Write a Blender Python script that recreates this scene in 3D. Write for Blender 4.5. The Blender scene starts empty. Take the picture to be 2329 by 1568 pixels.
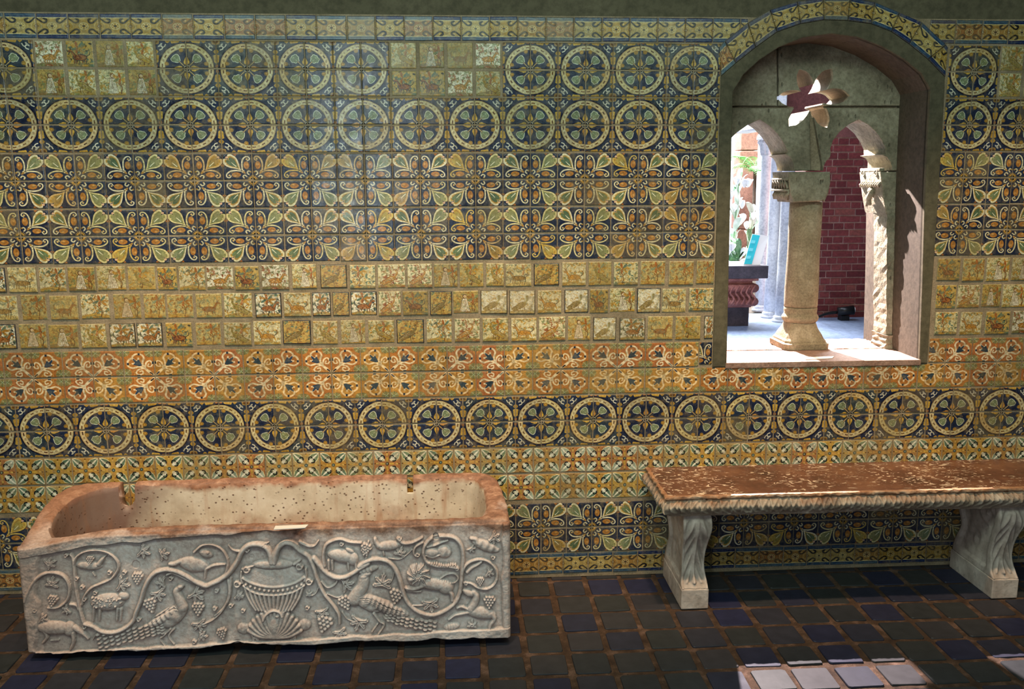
import bpy, bmesh, math, random
import numpy as np
from mathutils import Vector, Matrix
from mathutils.geometry import tessellate_polygon
random.seed(7); RNG = np.random.RandomState(11)
PI = math.pi
scene = bpy.context.scene
COL = scene.collection

# ------------------------------------------------------------------ camera, light, exposure
F, YAW, PITCH, ROLL, CD, CH = 2049.4, .0638, .1799, -.0038, 4.2757, 1.985
fw = np.array([math.sin(YAW)*math.cos(PITCH), math.cos(YAW)*math.cos(PITCH), -math.sin(PITCH)])
_r = np.array([math.cos(YAW), -math.sin(YAW), 0.]); _u = np.cross(_r, fw)
cr = _r*math.cos(ROLL)+_u*math.sin(ROLL); cu = -_r*math.sin(ROLL)+_u*math.cos(ROLL)
CAM = np.array([0, -CD, CH])
cam_d = bpy.data.cameras.new('camera'); cam = bpy.data.objects.new('camera', cam_d); COL.objects.link(cam)
cam.matrix_world = Matrix(((cr[0], cu[0], -fw[0], CAM[0]), (cr[1], cu[1], -fw[1], CAM[1]), (cr[2], cu[2], -fw[2], CAM[2]), (0, 0, 0, 1)))
cam_d.sensor_fit = 'HORIZONTAL'; cam_d.sensor_width = 36; cam_d.lens = 36*F/2329; cam_d.clip_start = .05
scene.camera = cam
scene.view_settings.view_transform = 'Standard'; scene.view_settings.look = 'None'
scene.view_settings.exposure = 0.0; scene.view_settings.gamma = 1.0; scene.view_settings.use_curve_mapping = False

world = bpy.data.worlds.new('world'); scene.world = world; world.use_nodes = True
world.node_tree.nodes['Background'].inputs[0].default_value = (.78, .90, 1.0, 1)
world.node_tree.nodes['Background'].inputs[1].default_value = .07

def light(name, kind, loc, aim, energy, color, **kw):
    d = bpy.data.lights.new(name, kind); d.energy = energy; d.color = color
    for k, v in kw.items(): setattr(d, k, v)
    o = bpy.data.objects.new(name, d); COL.objects.link(o); o.location = loc
    o.rotation_euler = (Vector(aim)-Vector(loc)).to_track_quat('-Z', 'Y').to_euler()
    return o
# daylight of the courtyard behind the photographer
light('courtyard_daylight', 'AREA', (-.2, -3.1, 3.8), (.2, 0, .8), 130, (.77, 1.0, .86), shape='RECTANGLE', size=5.4, size_y=.9)
light('window_glow', 'AREA', (-.98, -5.6, 2.3), (-.45, 0, 2.1), 44, (.82, .97, 1.0), shape='RECTANGLE', size=.30, size_y=2.2)
# warm ceiling spotlights washing down the lower wall
for x, e in ((-1.9, 190), (-1.0, 215), (-.1, 215), (.8, 205), (1.7, 185), (2.6, 165)):
    light('ceiling_spot', 'SPOT', (x, -1.22, 3.8), (x, -.12, .78), e*1.30, (1.0, .69, .42), spot_size=math.radians(42), spot_blend=1.0, shadow_soft_size=.05)
# lamp in the passage behind the window, throwing the arches onto the bench and the floor
light('passage_lamp', 'SPOT', (1.66, 1.62, 3.16), (1.75, -.6, .35), 2600, (1.0, .84, .82), spot_size=math.radians(70), spot_blend=.2, shadow_soft_size=.012)
# sky light of the courtyard beyond
light('garden_skylight', 'AREA', (2.8, 7.6, 5.2), (2.8, 7.0, 0), 3600, (.86, .93, 1.0), shape='RECTANGLE', size=4.0, size_y=3.4)
light('passage_skylight', 'AREA', (2.2, 3.2, 4.4), (2.9, 4.0, .5), 110, (.74, .84, 1.0), shape='RECTANGLE', size=2.0, size_y=1.6)

def at(px, py, Y=0.):
    q = fw+(px-1164.5)/F*cr-(py-784)/F*cu
    return CAM+q*((Y-CAM[1])/q[1])
def atz(px, py, Z):
    q = fw+(px-1164.5)/F*cr-(py-784)/F*cu
    return CAM+q*((Z-CAM[2])/q[2])
def proj(X, Y, Z):
    a, b, c = X-CAM[0], Y-CAM[1], Z-CAM[2]
    w = a*fw[0]+b*fw[1]+c*fw[2]
    return 1164.5+F*(a*cr[0]+b*cr[1]+c*cr[2])/w, 784-F*(a*cu[0]+b*cu[1]+c*cu[2])/w

# ------------------------------------------------------------------ helpers
def tag(o, label=None, cat=None, group=None, kind=None):
    if label: o['label'] = label
    if cat: o['category'] = cat
    if group: o['group'] = group
    if kind: o['kind'] = kind
    return o
def mesh_obj(name, verts, faces, mat=None, parent=None, smooth=False, uvs=None):
    me = bpy.data.meshes.new(name); me.from_pydata([tuple(map(float, v)) for v in verts], [], faces)
    if uvs is not None:
        l = me.uv_layers.new(name='UVMap'); l.data.foreach_set('uv', np.array(uvs, dtype=np.float32).ravel())
    return link(name, me, mat, parent, smooth)
def link(name, me, mat=None, parent=None, smooth=False):
    if mat: me.materials.append(mat)
    if smooth: me.polygons.foreach_set('use_smooth', [True]*len(me.polygons))
    o = bpy.data.objects.new(name, me); COL.objects.link(o)
    if parent: o.parent = parent
    return o
def empty(name, loc=(0, 0, 0), parent=None):
    o = bpy.data.objects.new(name, None); COL.objects.link(o); o.location = loc; o.empty_display_size = .1
    if parent: o.parent = parent
    return o
def bm_obj(name, bm, mat=None, parent=None, smooth=False):
    me = bpy.data.meshes.new(name); bmesh.ops.recalc_face_normals(bm, faces=bm.faces); bm.to_mesh(me); bm.free()
    return link(name, me, mat, parent, smooth)
def box_bm(bm, x0, x1, y0, y1, z0, z1, bev=0, seg=1):
    g = bmesh.ops.create_cube(bm, size=1, matrix=Matrix.Translation(((x0+x1)/2, (y0+y1)/2, (z0+z1)/2)) @ Matrix.Diagonal((abs(x1-x0), abs(y1-y0), abs(z1-z0), 1)))
    if bev:
        es = list({e for v in g['verts'] for e in v.link_edges})
        bmesh.ops.bevel(bm, geom=es, offset=bev, segments=seg, affect='EDGES', profile=.5)
def box(name, x0, x1, y0, y1, z0, z1, mat, parent=None, bev=0, seg=1):
    bm = bmesh.new(); box_bm(bm, x0, x1, y0, y1, z0, z1, bev, seg); return bm_obj(name, bm, mat, parent)
def lathe(name, prof, cx, cy, mat, parent=None, n=32, rough=0.):
    vs, fs = [], []
    for i, (r, z) in enumerate(prof):
        for k in range(n):
            a = 2*PI*k/n; rr = r*(1+rough*math.sin(k*2.3+i*1.7)*.5)
            vs.append((cx+rr*math.cos(a), cy+rr*math.sin(a), z))
    for i in range(len(prof)-1):
        for k in range(n):
            fs.append((i*n+k, i*n+(k+1) % n, (i+1)*n+(k+1) % n, (i+1)*n+k))
    fs.append(tuple(range(n))[::-1]); fs.append(tuple(range((len(prof)-1)*n, len(prof)*n)))
    o = mesh_obj(name, vs, fs, mat, parent, True); return o
def prism(name, loops, y0, y1, mat, parent=None, bevel=0.):
    """polygon with holes in the XZ plane, given thickness from y0 to y1"""
    loops = [[(float(a), float(b)) for a, b in L] for L in loops]
    flat = [p for L in loops for p in L]
    tris = tessellate_polygon([[Vector((a, b, 0)) for a, b in L] for L in loops])
    n = len(flat); vs = [(a, y0, b) for a, b in flat]+[(a, y1, b) for a, b in flat]
    fs = [tuple(t) for t in tris]+[tuple(i+n for i in t[::-1]) for t in tris]
    s = 0
    for L in loops:
        m = len(L)
        for i in range(m):
            a, b = s+i, s+(i+1) % m; fs.append((a, b, b+n, a+n))
        s += m
    bm = bmesh.new(); V = [bm.verts.new(v) for v in vs]
    for f in fs:
        try: bm.faces.new([V[i] for i in f])
        except ValueError: pass
    bmesh.ops.recalc_face_normals(bm, faces=bm.faces)
    bmesh.ops.dissolve_limit(bm, angle_limit=.01, verts=bm.verts, edges=bm.edges)
    if bevel:
        es = [e for e in bm.edges if len(e.link_faces) == 2 and e.calc_face_angle(0) > .7 and abs(e.verts[0].co.y-e.verts[1].co.y) < 1e-5]
        bmesh.ops.bevel(bm, geom=es, offset=bevel, segments=2, affect='EDGES', profile=.5, clamp_overlap=True)
    return bm_obj(name, bm, mat, parent)
def cut(o, cutters):
    """boolean difference, applied, cutters removed"""
    for c in cutters:
        m = o.modifiers.new('b', 'BOOLEAN'); m.operation = 'DIFFERENCE'; m.object = c; m.solver = 'EXACT'
    bpy.context.view_layer.update()
    me = bpy.data.meshes.new_from_object(o.evaluated_get(bpy.context.evaluated_depsgraph_get()))
    o.modifiers.clear(); old = o.data; o.data = me; bpy.data.meshes.remove(old)
def rm(*os_):
    for o in os_: bpy.data.objects.remove(o, do_unlink=True)
def smooth_pts(pts, k=6, closed=False):
    P = np.array(pts, float); n = len(P); out = []
    idx = range(n if closed else n-1)
    for i in idx:
        p0 = P[(i-1) % n] if closed or i > 0 else P[0]; p1 = P[i]; p2 = P[(i+1) % n]
        p3 = P[(i+2) % n] if closed or i+2 < n else P[-1]
        for t in np.arange(k)/k:
            out.append(.5*((2*p1)+(-p0+p2)*t+(2*p0-5*p1+4*p2-p3)*t*t+(-p0+3*p1-3*p2+p3)*t**3))
    if not closed: out.append(P[-1])
    return np.array(out)
def tube_bm(bm, pts, r0, r1=None, n=8):
    P = [Vector(p) for p in pts]; r1 = r0 if r1 is None else r1; rings = []
    for i, p in enumerate(P):
        d = (P[min(i+1, len(P)-1)]-P[max(i-1, 0)]).normalized()
        a = d.orthogonal().normalized() if not rings else (A-d*A.dot(d)).normalized()
        A = a; b = d.cross(a); r = r0+(r1-r0)*i/max(1, len(P)-1)
        rings.append([bm.verts.new(p+a*r*math.cos(2*PI*k/n)+b*r*math.sin(2*PI*k/n)) for k in range(n)])
    for i in range(len(rings)-1):
        for k in range(n): bm.faces.new((rings[i][k], rings[i][(k+1) % n], rings[i+1][(k+1) % n], rings[i+1][k]))
    bm.faces.new(rings[0][::-1]); bm.faces.new(rings[-1])
def vnoise(x, y, seed=0):
    """smooth value noise on numpy arrays, -1..1"""
    r = np.random.RandomState(seed).rand(64, 64)*2-1
    xi, yi = np.floor(x).astype(int), np.floor(y).astype(int); fx, fy = x-xi, y-yi
    fx, fy = fx*fx*(3-2*fx), fy*fy*(3-2*fy)
    g = lambda a, b: r[a % 64, b % 64]
    return (g(xi, yi)*(1-fx)+g(xi+1, yi)*fx)*(1-fy)+(g(xi, yi+1)*(1-fx)+g(xi+1, yi+1)*fx)*fy
def fbm(x, y, seed=0, o=3):
    return sum(vnoise(x*2**i, y*2**i, seed+i)/2**i for i in range(o))/1.6

# ------------------------------------------------------------------ materials
def hexc(h): return tuple((int(h[i:i+2], 16)/255) for i in (0, 2, 4))
def lin(c): return tuple((v/12.92 if v <= .04045 else ((v+.055)/1.055)**2.4) for v in c)
class N:
    def __init__(s, name):
        s.m = bpy.data.materials.new(name); s.m.use_nodes = True; s.t = s.m.node_tree; s.t.nodes.clear()
        s.out = s.a('ShaderNodeOutputMaterial'); s.b = s.a('ShaderNodeBsdfPrincipled'); s.l(s.b.outputs[0], s.out.inputs[0])
        s.pos = s.a('ShaderNodeNewGeometry').outputs['Position']
    def a(s, t, **k):
        n = s.t.nodes.new(t)
        for kk, v in k.items(): setattr(n, kk, v)
        return n
    def l(s, a, b): s.t.links.new(a, b)
    def noise(s, scale, detail=4, rough=.6, vec=None, out=0, dist=0.):
        n = s.a('ShaderNodeTexNoise'); n.inputs['Scale'].default_value = scale; n.inputs['Detail'].default_value = detail
        n.inputs['Roughness'].default_value = rough; n.inputs['Distortion'].default_value = dist; s.l(vec if vec is not None else s.pos, n.inputs['Vector']); return n.outputs[out]
    def vor(s, scale, vec=None, feature='F1', out=0):
        n = s.a('ShaderNodeTexVoronoi', feature=feature); n.inputs['Scale'].default_value = scale; s.l(vec if vec is not None else s.pos, n.inputs['Vector']); return n.outputs[out]
    def stretch(s, sc):
        n = s.a('ShaderNodeMapping'); n.inputs['Scale'].default_value = sc; s.l(s.pos, n.inputs['Vector']); return n.outputs[0]
    def ramp(s, fac, stops):
        n = s.a('ShaderNodeValToRGB'); e = n.color_ramp.elements
        while len(e) < len(stops): e.new(.5)
        for el, (p, c) in zip(e, stops):
            el.position = p; el.color = (*(lin(hexc(c)) if isinstance(c, str) else (c, c, c)), 1)
        s.l(fac, n.inputs[0]); return n.outputs[0]
    def mix(s, fac, a, b, mode='MIX'):
        n = s.a('ShaderNodeMix', data_type='RGBA', blend_type=mode)
        for v, i in ((fac, 0), (a, 6), (b, 7)):
            if isinstance(v, (int, float)): n.inputs[i].default_value = v if i == 0 else (v, v, v, 1)
            elif isinstance(v, str): n.inputs[i].default_value = (*lin(hexc(v)), 1)
            else: s.l(v, n.inputs[i])
        return n.outputs[2]
    def math(s, op, a, b=0., c=0.):
        n = s.a('ShaderNodeMath', operation=op)
        for v, i in ((a, 0), (b, 1), (c, 2)):
            if isinstance(v, (int, float)): n.inputs[i].default_value = v
            else: s.l(v, n.inputs[i])
        return n.outputs[0]
    def sep(s):
        n = s.a('ShaderNodeSeparateXYZ'); s.l(s.pos, n.inputs[0]); return n.outputs
    def bump(s, h, strength=.4, dist=.01):
        n = s.a('ShaderNodeBump'); n.inputs['Strength'].default_value = strength; n.inputs['Distance'].default_value = dist
        s.l(h, n.inputs['Height']); s.l(n.outputs[0], s.b.inputs['Normal'])
    def fin(s, col, rough=.7, spec=.4):
        if isinstance(col, str): s.b.inputs['Base Color'].default_value = (*lin(hexc(col)), 1)
        else: s.l(col, s.b.inputs['Base Color'])
        if isinstance(rough, (int, float)): s.b.inputs['Roughness'].default_value = rough
        else: s.l(rough, s.b.inputs['Roughness'])
        s.b.inputs['Specular IOR Level'].default_value = spec
        return s.m

def stone_mat(name, a, b, c, scale=6, bump=.5, rough=.8, pits=0.):
    n = N(name); f = n.noise(scale, 6, .65); col = n.ramp(f, [(.3, a), (.52, b), (.72, c)])
    g = n.noise(scale*14, 4, .7); col = n.mix(.35, col, n.ramp(g, [(.35, .25), (.6, .9)]), 'OVERLAY')
    h = n.mix(.5, n.noise(scale*5, 6, .7), g)
    if pits:
        p = n.ramp(n.vor(34, n.stretch((1, 1, .45))), [(.10, 0.), (.2, 1.)])
        pm = n.ramp(n.noise(7, 3), [(.46, 1.), (.60, 0.)]); pp = n.mix(pm, p, 1., 'MIX')
        col = n.mix(pits, col, n.mix(1., col, pp, 'MULTIPLY')); h = n.mix(1., h, pp, 'MULTIPLY')
    n.bump(h, bump, .008 if pits == 0 else .016); return n.fin(col, rough, .3)

M = {}
M['mortar'] = stone_mat('mortar', '75684f', '8f7f68', 'a39279', 9, .5, .85)
M['plaster'] = stone_mat('plaster', '4c4737', '575140', '615a48', 2, .25, .9)
M['reveal'] = stone_mat('reveal_plaster', '473f36', '51493e', '5b5246', 3, .2, .85)
M['limestone'] = stone_mat('limestone', '665f4e', '8d8671', 'b0a893', 4, .9, .9, .5)
M['limestone_column'] = stone_mat('column_limestone', '7d715a', '978a70', 'b8ab93', 7, .7, .85, .3)
M['pink_stone'] = stone_mat('pink_sill_stone', '75594b', '8c6f61', 'a3887a', 5, .5, .8, .25)
M['marble_cool'] = stone_mat('courtyard_marble', 'a3a6ae', 'c4c6cc', 'e2e2e4', 3, .2, .5)
M['pier_pink'] = stone_mat('pink_courtyard_stone', '543a31', '6c4c40', '7f5c4e', 3, .5, .85)
M['dark_stone'] = stone_mat('dark_slab_stone', '393338', '4a4247', '5a5054', 8, .3, .6)
M['red_stone'] = stone_mat('red_carved_stone', '7d4a43', '9c6259', 'b98478', 8, .6, .8)
M['slab_floor'] = stone_mat('passage_floor_slate', '6a758c', '7b869e', '8d97ae', 1.5, .15, .45)
M['red_plaster'] = stone_mat('red_plaster', '5a3634', '683e3b', '754743', 3, .2, .85)
M['far_wall'] = stone_mat('pale_stucco', 'c9cdd2', 'dadde0', 'e6e8ea', 1, .1, .8)
M['white_card'] = N('white_card').fin('f2ebe6', .5)
M['red_ink'] = N('red_ink').fin('b03028', .5)
M['grey_ink'] = N('grey_ink').fin('a09a96', .6)
M['black_metal'] = N('black_metal').fin('141416', .35)
M['lens_white'] = N('lens_white').fin('e8e8ec', .3)
M['cyan_print'] = N('cyan_print').fin('2fc4cf', .5)
M['cyan_print_light'] = N('pale_cyan_print').fin('74d9e0', .5)
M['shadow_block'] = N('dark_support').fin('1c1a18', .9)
def leaf_mat(name, a, b):
    n = N(name); m = n.fin(n.ramp(n.noise(9), [(.35, a), (.65, b)]), .45); n.b.inputs['Transmission Weight'].default_value = 0; return m
M['fern'] = leaf_mat('fern_green', '2f7a32', '79b860'); M['leaf'] = leaf_mat('leaf_green', '3e6a44', '8fae86')
M['pale_leaf'] = leaf_mat('pale_leaf', 'b9c8b4', 'dfe6da'); M['petal'] = leaf_mat('white_petal', 'ececea', 'ffffff'); M['soil'] = stone_mat('soil', '2e241c', '43362a', '5a4a3a', 9, .8)

def brick_mat():
    n = N('red_brick'); r = n.a('ShaderNodeObjectInfo').outputs['Random']
    col = n.ramp(r, [(.0, '5a2426'), (.35, '6a2d2d'), (.7, '743534'), (1., '7d443c')])
    col = n.mix(.5, col, n.ramp(n.noise(40, 4), [(.35, .3), (.65, .8)]), 'OVERLAY'); n.bump(n.noise(60), .4, .004); return n.fin(col, .8, .3)
M['brick'] = brick_mat(); M['brick_mortar'] = stone_mat('brick_mortar', 'a58078', 'b8938a', 'c9a59c', 12, .4)
def floor_tile_mat():
    n = N('dark_floor_tile'); r = n.a('ShaderNodeObjectInfo').outputs['Random']
    col = n.ramp(r, [(.0, '2c2e33'), (.25, '303233'), (.45, '363439'), (.62, '2d2e39'), (.8, '26283d'), (1., '282a46')])
    col = n.mix(.4, col, n.ramp(n.noise(18, 5), [(.35, .35), (.7, .75)]), 'OVERLAY')
    n.bump(n.noise(22, 3), .12, .004); return n.fin(col, n.ramp(n.noise(6), [(.3, .45), (.7, .65)]), .25)
M['floor_tile'] = floor_tile_mat()
M['grout'] = stone_mat('brown_grout', '2f211a', '4d392b', '775d50', 14, 1., .9)
def bench_top_mat():
    n = N('brown_marble'); base = n.ramp(n.noise(5, 6, .7), [(.3, '4a2f22'), (.5, '6c4533'), (.7, '8a6046')])
    fl = n.ramp(n.noise(30, 3, .55, n.stretch((.8, 1.6, 1)), dist=1.4), [(.585, 0.), (.615, 1.)])
    v = n.ramp(n.vor(24, n.stretch((.6, 1.2, 1.))), [(.07, 1.), (.13, 0.)])
    m = n.mix(1., fl, n.ramp(n.noise(4), [(.38, .0), (.52, 1.)]), 'MULTIPLY'); m2 = n.mix(1., m, n.mix(1., v, .9, 'MULTIPLY'), 'ADD')
    col = n.mix(m2, base, 'e3cdb4'); n.bump(n.noise(30, 5), .15, .004); return n.fin(col, .42, .5)
M['bench_top'] = bench_top_mat()
def moulding_mat():
    n = N('stained_bench_marble'); x, y, z = n.sep()
    base = n.ramp(n.noise(9, 6, .65), [(.3, '9a8a76'), (.52, 'b9ab99'), (.72, 'd6cbbc')])
    f = n.math('ADD', n.math('MULTIPLY', n.math('SUBTRACT', z, .515), 14.), n.math('MULTIPLY', n.math('SUBTRACT', n.noise(12, 5), .5), 2.4))
    col = n.mix(n.ramp(f, [(0., .15), (.8, .95)]), base, n.ramp(n.noise(18, 5), [(.3, '7a4f3a'), (.5, 'a0714f'), (.7, 'c29a78')]))
    shd = n.a('ShaderNodeAttribute', attribute_name='recess_shade').outputs['Fac']; col = n.mix(n.math('MULTIPLY', shd, .75), col, '3d3028')  # shade of the carved recesses, mixed into the moulding colour
    n.bump(n.noise(60, 5), .5, .005); return n.fin(col, .5, .4)
M['moulding'] = moulding_mat()
def bench_leg_mat():
    n = N('bench_marble'); col = n.ramp(n.noise(9, 6, .65), [(.3, 'a8958a'), (.5, 'c8b6ab'), (.7, 'e4d4ca')])
    shd = n.a('ShaderNodeAttribute', attribute_name='recess_shade').outputs['Fac']; col = n.mix(n.math('MULTIPLY', shd, .7), col, '54504a')  # painted shade in the hollows of the leg carving
    col = n.mix(n.ramp(n.noise(30, 5), [(.52, 0.), (.7, .5)]), col, '7d7063'); n.bump(n.noise(50, 5), .5, .005); return n.fin(col, .6, .35)
M['bench_stone'] = bench_leg_mat()
def sarco_mat():
    n = N('weathered_marble'); x, y, z = n.sep()
    base = n.ramp(n.noise(5, 7, .7), [(.3, 'b8a199'), (.5, 'd6c2bb'), (.7, 'eeddd7')])
    # rusty bloom on the rim, fading down the faces, broken by noise
    f = n.math('ADD', n.math('MULTIPLY', n.math('SUBTRACT', z, .50), 16.), n.math('MULTIPLY', n.math('SUBTRACT', n.noise(7, 5), .5), 3.2))
    stain = n.ramp(f, [(.1, 0.), (.9, 1.)])
    rust = n.ramp(n.noise(20, 5), [(.3, '63402f'), (.5, '8d6048'), (.72, 'b88f76')])
    col = n.mix(n.math('MULTIPLY', stain, .92), base, rust)
    # left end of the basin is rusty all over
    lf = n.ramp(n.math('ADD', n.math('MULTIPLY', n.math('SUBTRACT', -1.35, x), 2.), n.math('MULTIPLY', n.math('SUBTRACT', n.noise(5, 4), .5), 1.5)), [(.2, 0.), (.9, .55)])
    col = n.mix(lf, col, 'a1755c')
    col = n.mix(.35, col, n.ramp(n.noise(90, 3), [(.35, .3), (.65, .8)]), 'OVERLAY')
    shd = n.a('ShaderNodeAttribute', attribute_name='recess_shade').outputs['Fac']
    col = n.mix(n.math('MULTIPLY', shd, .5), col, '686461')  # grey mixed in as painted shade around and between the relief figures
    n.bump(n.noise(45, 6, .7), .55, .006); return n.fin(col, .62, .35)
M['sarco'] = sarco_mat()
def basin_mat():
    n = N('basin_inner_marble'); x, y, z = n.sep()
    base = n.ramp(n.noise(5, 6, .65), [(.3, 'b3a18c'), (.5, 'd0c2ae'), (.7, 'e2d8c8')])
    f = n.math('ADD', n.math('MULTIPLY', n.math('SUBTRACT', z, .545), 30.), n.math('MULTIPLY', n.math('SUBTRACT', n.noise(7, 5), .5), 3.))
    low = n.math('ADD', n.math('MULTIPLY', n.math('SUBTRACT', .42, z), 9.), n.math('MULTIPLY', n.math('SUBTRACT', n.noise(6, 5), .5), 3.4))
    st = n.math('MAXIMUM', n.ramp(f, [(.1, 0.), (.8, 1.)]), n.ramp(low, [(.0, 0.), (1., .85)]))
    lf = n.ramp(n.math('ADD', n.math('MULTIPLY', n.math('SUBTRACT', -1.25, x), 3.), n.math('MULTIPLY', n.math('SUBTRACT', n.noise(3, 4), .5), 1.5)), [(.1, 0.), (.9, .85)])
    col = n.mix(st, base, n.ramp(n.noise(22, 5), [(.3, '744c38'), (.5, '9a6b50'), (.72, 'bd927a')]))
    col = n.mix(lf, col, '745349')
    pit = n.ramp(n.vor(52, n.stretch((.8, 1, .9))), [(.12, 1.), (.26, 0.)]); pm = n.ramp(n.noise(4, 3), [(.38, 0.), (.52, .9)])
    pit = n.mix(1., pit, pm, 'MULTIPLY'); col = n.mix(pit, col, '5d3d2c')
    streak = n.ramp(n.noise(14, 4, .6, n.stretch((1.6, 1, .12))), [(.55, 0.), (.72, .5)]); col = n.mix(streak, col, 'a5704c')
    n.bump(n.mix(.6, n.noise(40, 5), pit), .5, .006); return n.fin(col, .5, .4)
M['basin'] = basin_mat()

# ------------------------------------------------------------------ painted tile designs (images made here, in memory)
S = 144
_g = (np.arange(S)+.5)/S; UX, UY = np.meshgrid(_g, _g)
class Paint:
    def __init__(s, col, seed=0):
        s.c = np.ones((S, S, 3))*np.array(hexc(col)); s.rs = np.random.RandomState(seed); s.aa = 1.3/S
        w = s.rs.randint(0, 99); s.wx = UX+.008*vnoise(UX*5, UY*5, w); s.wy = UY+.008*vnoise(UX*5, UY*5, w+1)
    def m(s, d, col, a=1.):
        k = np.clip(.5-d/s.aa, 0, 1)*a
        s.c += (np.array(hexc(col))-s.c)*k[..., None]
    def disc(s, x, y, r, col, a=1.): s.m(np.hypot(s.wx-x, s.wy-y)-r, col, a)
    def ring(s, x, y, r, w, col, a=1.): s.m(abs(np.hypot(s.wx-x, s.wy-y)-r)-w/2, col, a)
    def ell(s, x, y, rx, ry, rot, col, a=1.):
        c, n = math.cos(rot), math.sin(rot); u = (s.wx-x)*c+(s.wy-y)*n; v = -(s.wx-x)*n+(s.wy-y)*c
        s.m((np.hypot(u/rx, v/ry)-1)*min(rx, ry), col, a)
    def rect(s, x0, x1, y0, y1, col, a=1.):
        s.m(np.maximum(abs(s.wx-(x0+x1)/2)-(x1-x0)/2, abs(s.wy-(y0+y1)/2)-(y1-y0)/2), col, a)
    def line(s, pts, w, col, sm=True, a=1., w1=None):
        P = smooth_pts(pts, 5) if sm and len(pts) > 2 else np.array(pts, float)
        d = np.full((S, S), 9.); n = len(P)-1; w1 = w if w1 is None else w1
        for i in range(n):
            A, B = P[i], P[i+1]; ab = B-A; L = ab@ab+1e-12
            t = np.clip(((s.wx-A[0])*ab[0]+(s.wy-A[1])*ab[1])/L, 0, 1)
            ww = w+(w1-w)*(i+t)/n
            d = np.minimum(d, np.hypot(s.wx-A[0]-t*ab[0], s.wy-A[1]-t*ab[1])-ww/2)
        s.m(d, col, a)
    def poly(s, pts, col, a=1., grow=0.):
        P = np.array(pts, float); n = len(P); d = np.full((S, S), 9.); ins = np.zeros((S, S), bool)
        for i in range(n):
            A, B = P[i], P[(i+1) % n]; ab = B-A; t = np.clip(((s.wx-A[0])*ab[0]+(s.wy-A[1])*ab[1])/(ab@ab+1e-12), 0, 1)
            d = np.minimum(d, np.hypot(s.wx-A[0]-t*ab[0], s.wy-A[1]-t*ab[1]))
            c = (A[1] > s.wy) != (B[1] > s.wy)
            with np.errstate(all='ignore'): ins ^= c & (s.wx < (B[0]-A[0])*(s.wy-A[1])/(B[1]-A[1]+1e-12)+A[0])
        s.m(np.where(ins, -d, d)-grow, col, a)
    def done(s, name, wear=.12, edge='75684f'):
        n = fbm(UX*6, UY*6, s.rs.randint(0, 999), 4); k = np.clip((n-.25)*3, 0, 1)*wear*3
        s.c += (np.array(hexc('8b8062'))-s.c)*np.clip(k, 0, .8)[..., None]
        s.c *= (1+.10*vnoise(UX*22, UY*22, 5)+.06*vnoise(UX*50, UY*50, 9))[..., None]
        e = np.minimum(np.minimum(UX, 1-UX), np.minimum(UY, 1-UY)); e = np.clip(1-e/.018, 0, 1)*.6
        s.c += (np.array(hexc(edge))-s.c)*e[..., None]
        im = bpy.data.images.new(name, S, S); a = np.ones((S, S, 4), np.float32); a[..., :3] = np.clip(s.c, 0, 1)
        im.pixels.foreach_set(a.ravel()); im.update(); im.pack(); return im
def _x(): pass
NAVY, CREAM, OCH, ORG, BRN, GRN, DGRN, YEL = '1c2848', 'd9cb9b', 'b98f3c', 'b06a32', '6b4724', '7f8c6a', '4f6450', 'd0a648'
def heart_pts(tip, ang, L, W):
    out = []
    for t in np.linspace(0, 2*PI, 40, endpoint=False):
        x = 16*math.sin(t)**3/17; y = (13*math.cos(t)-5*math.cos(2*t)-2*math.cos(3*t)-math.cos(4*t)+17)/29
        u, v = y*L, x*W; out.append((tip[0]+u*math.cos(ang)-v*math.sin(ang), tip[1]+u*math.sin(ang)+v*math.cos(ang)))
    return out
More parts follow.
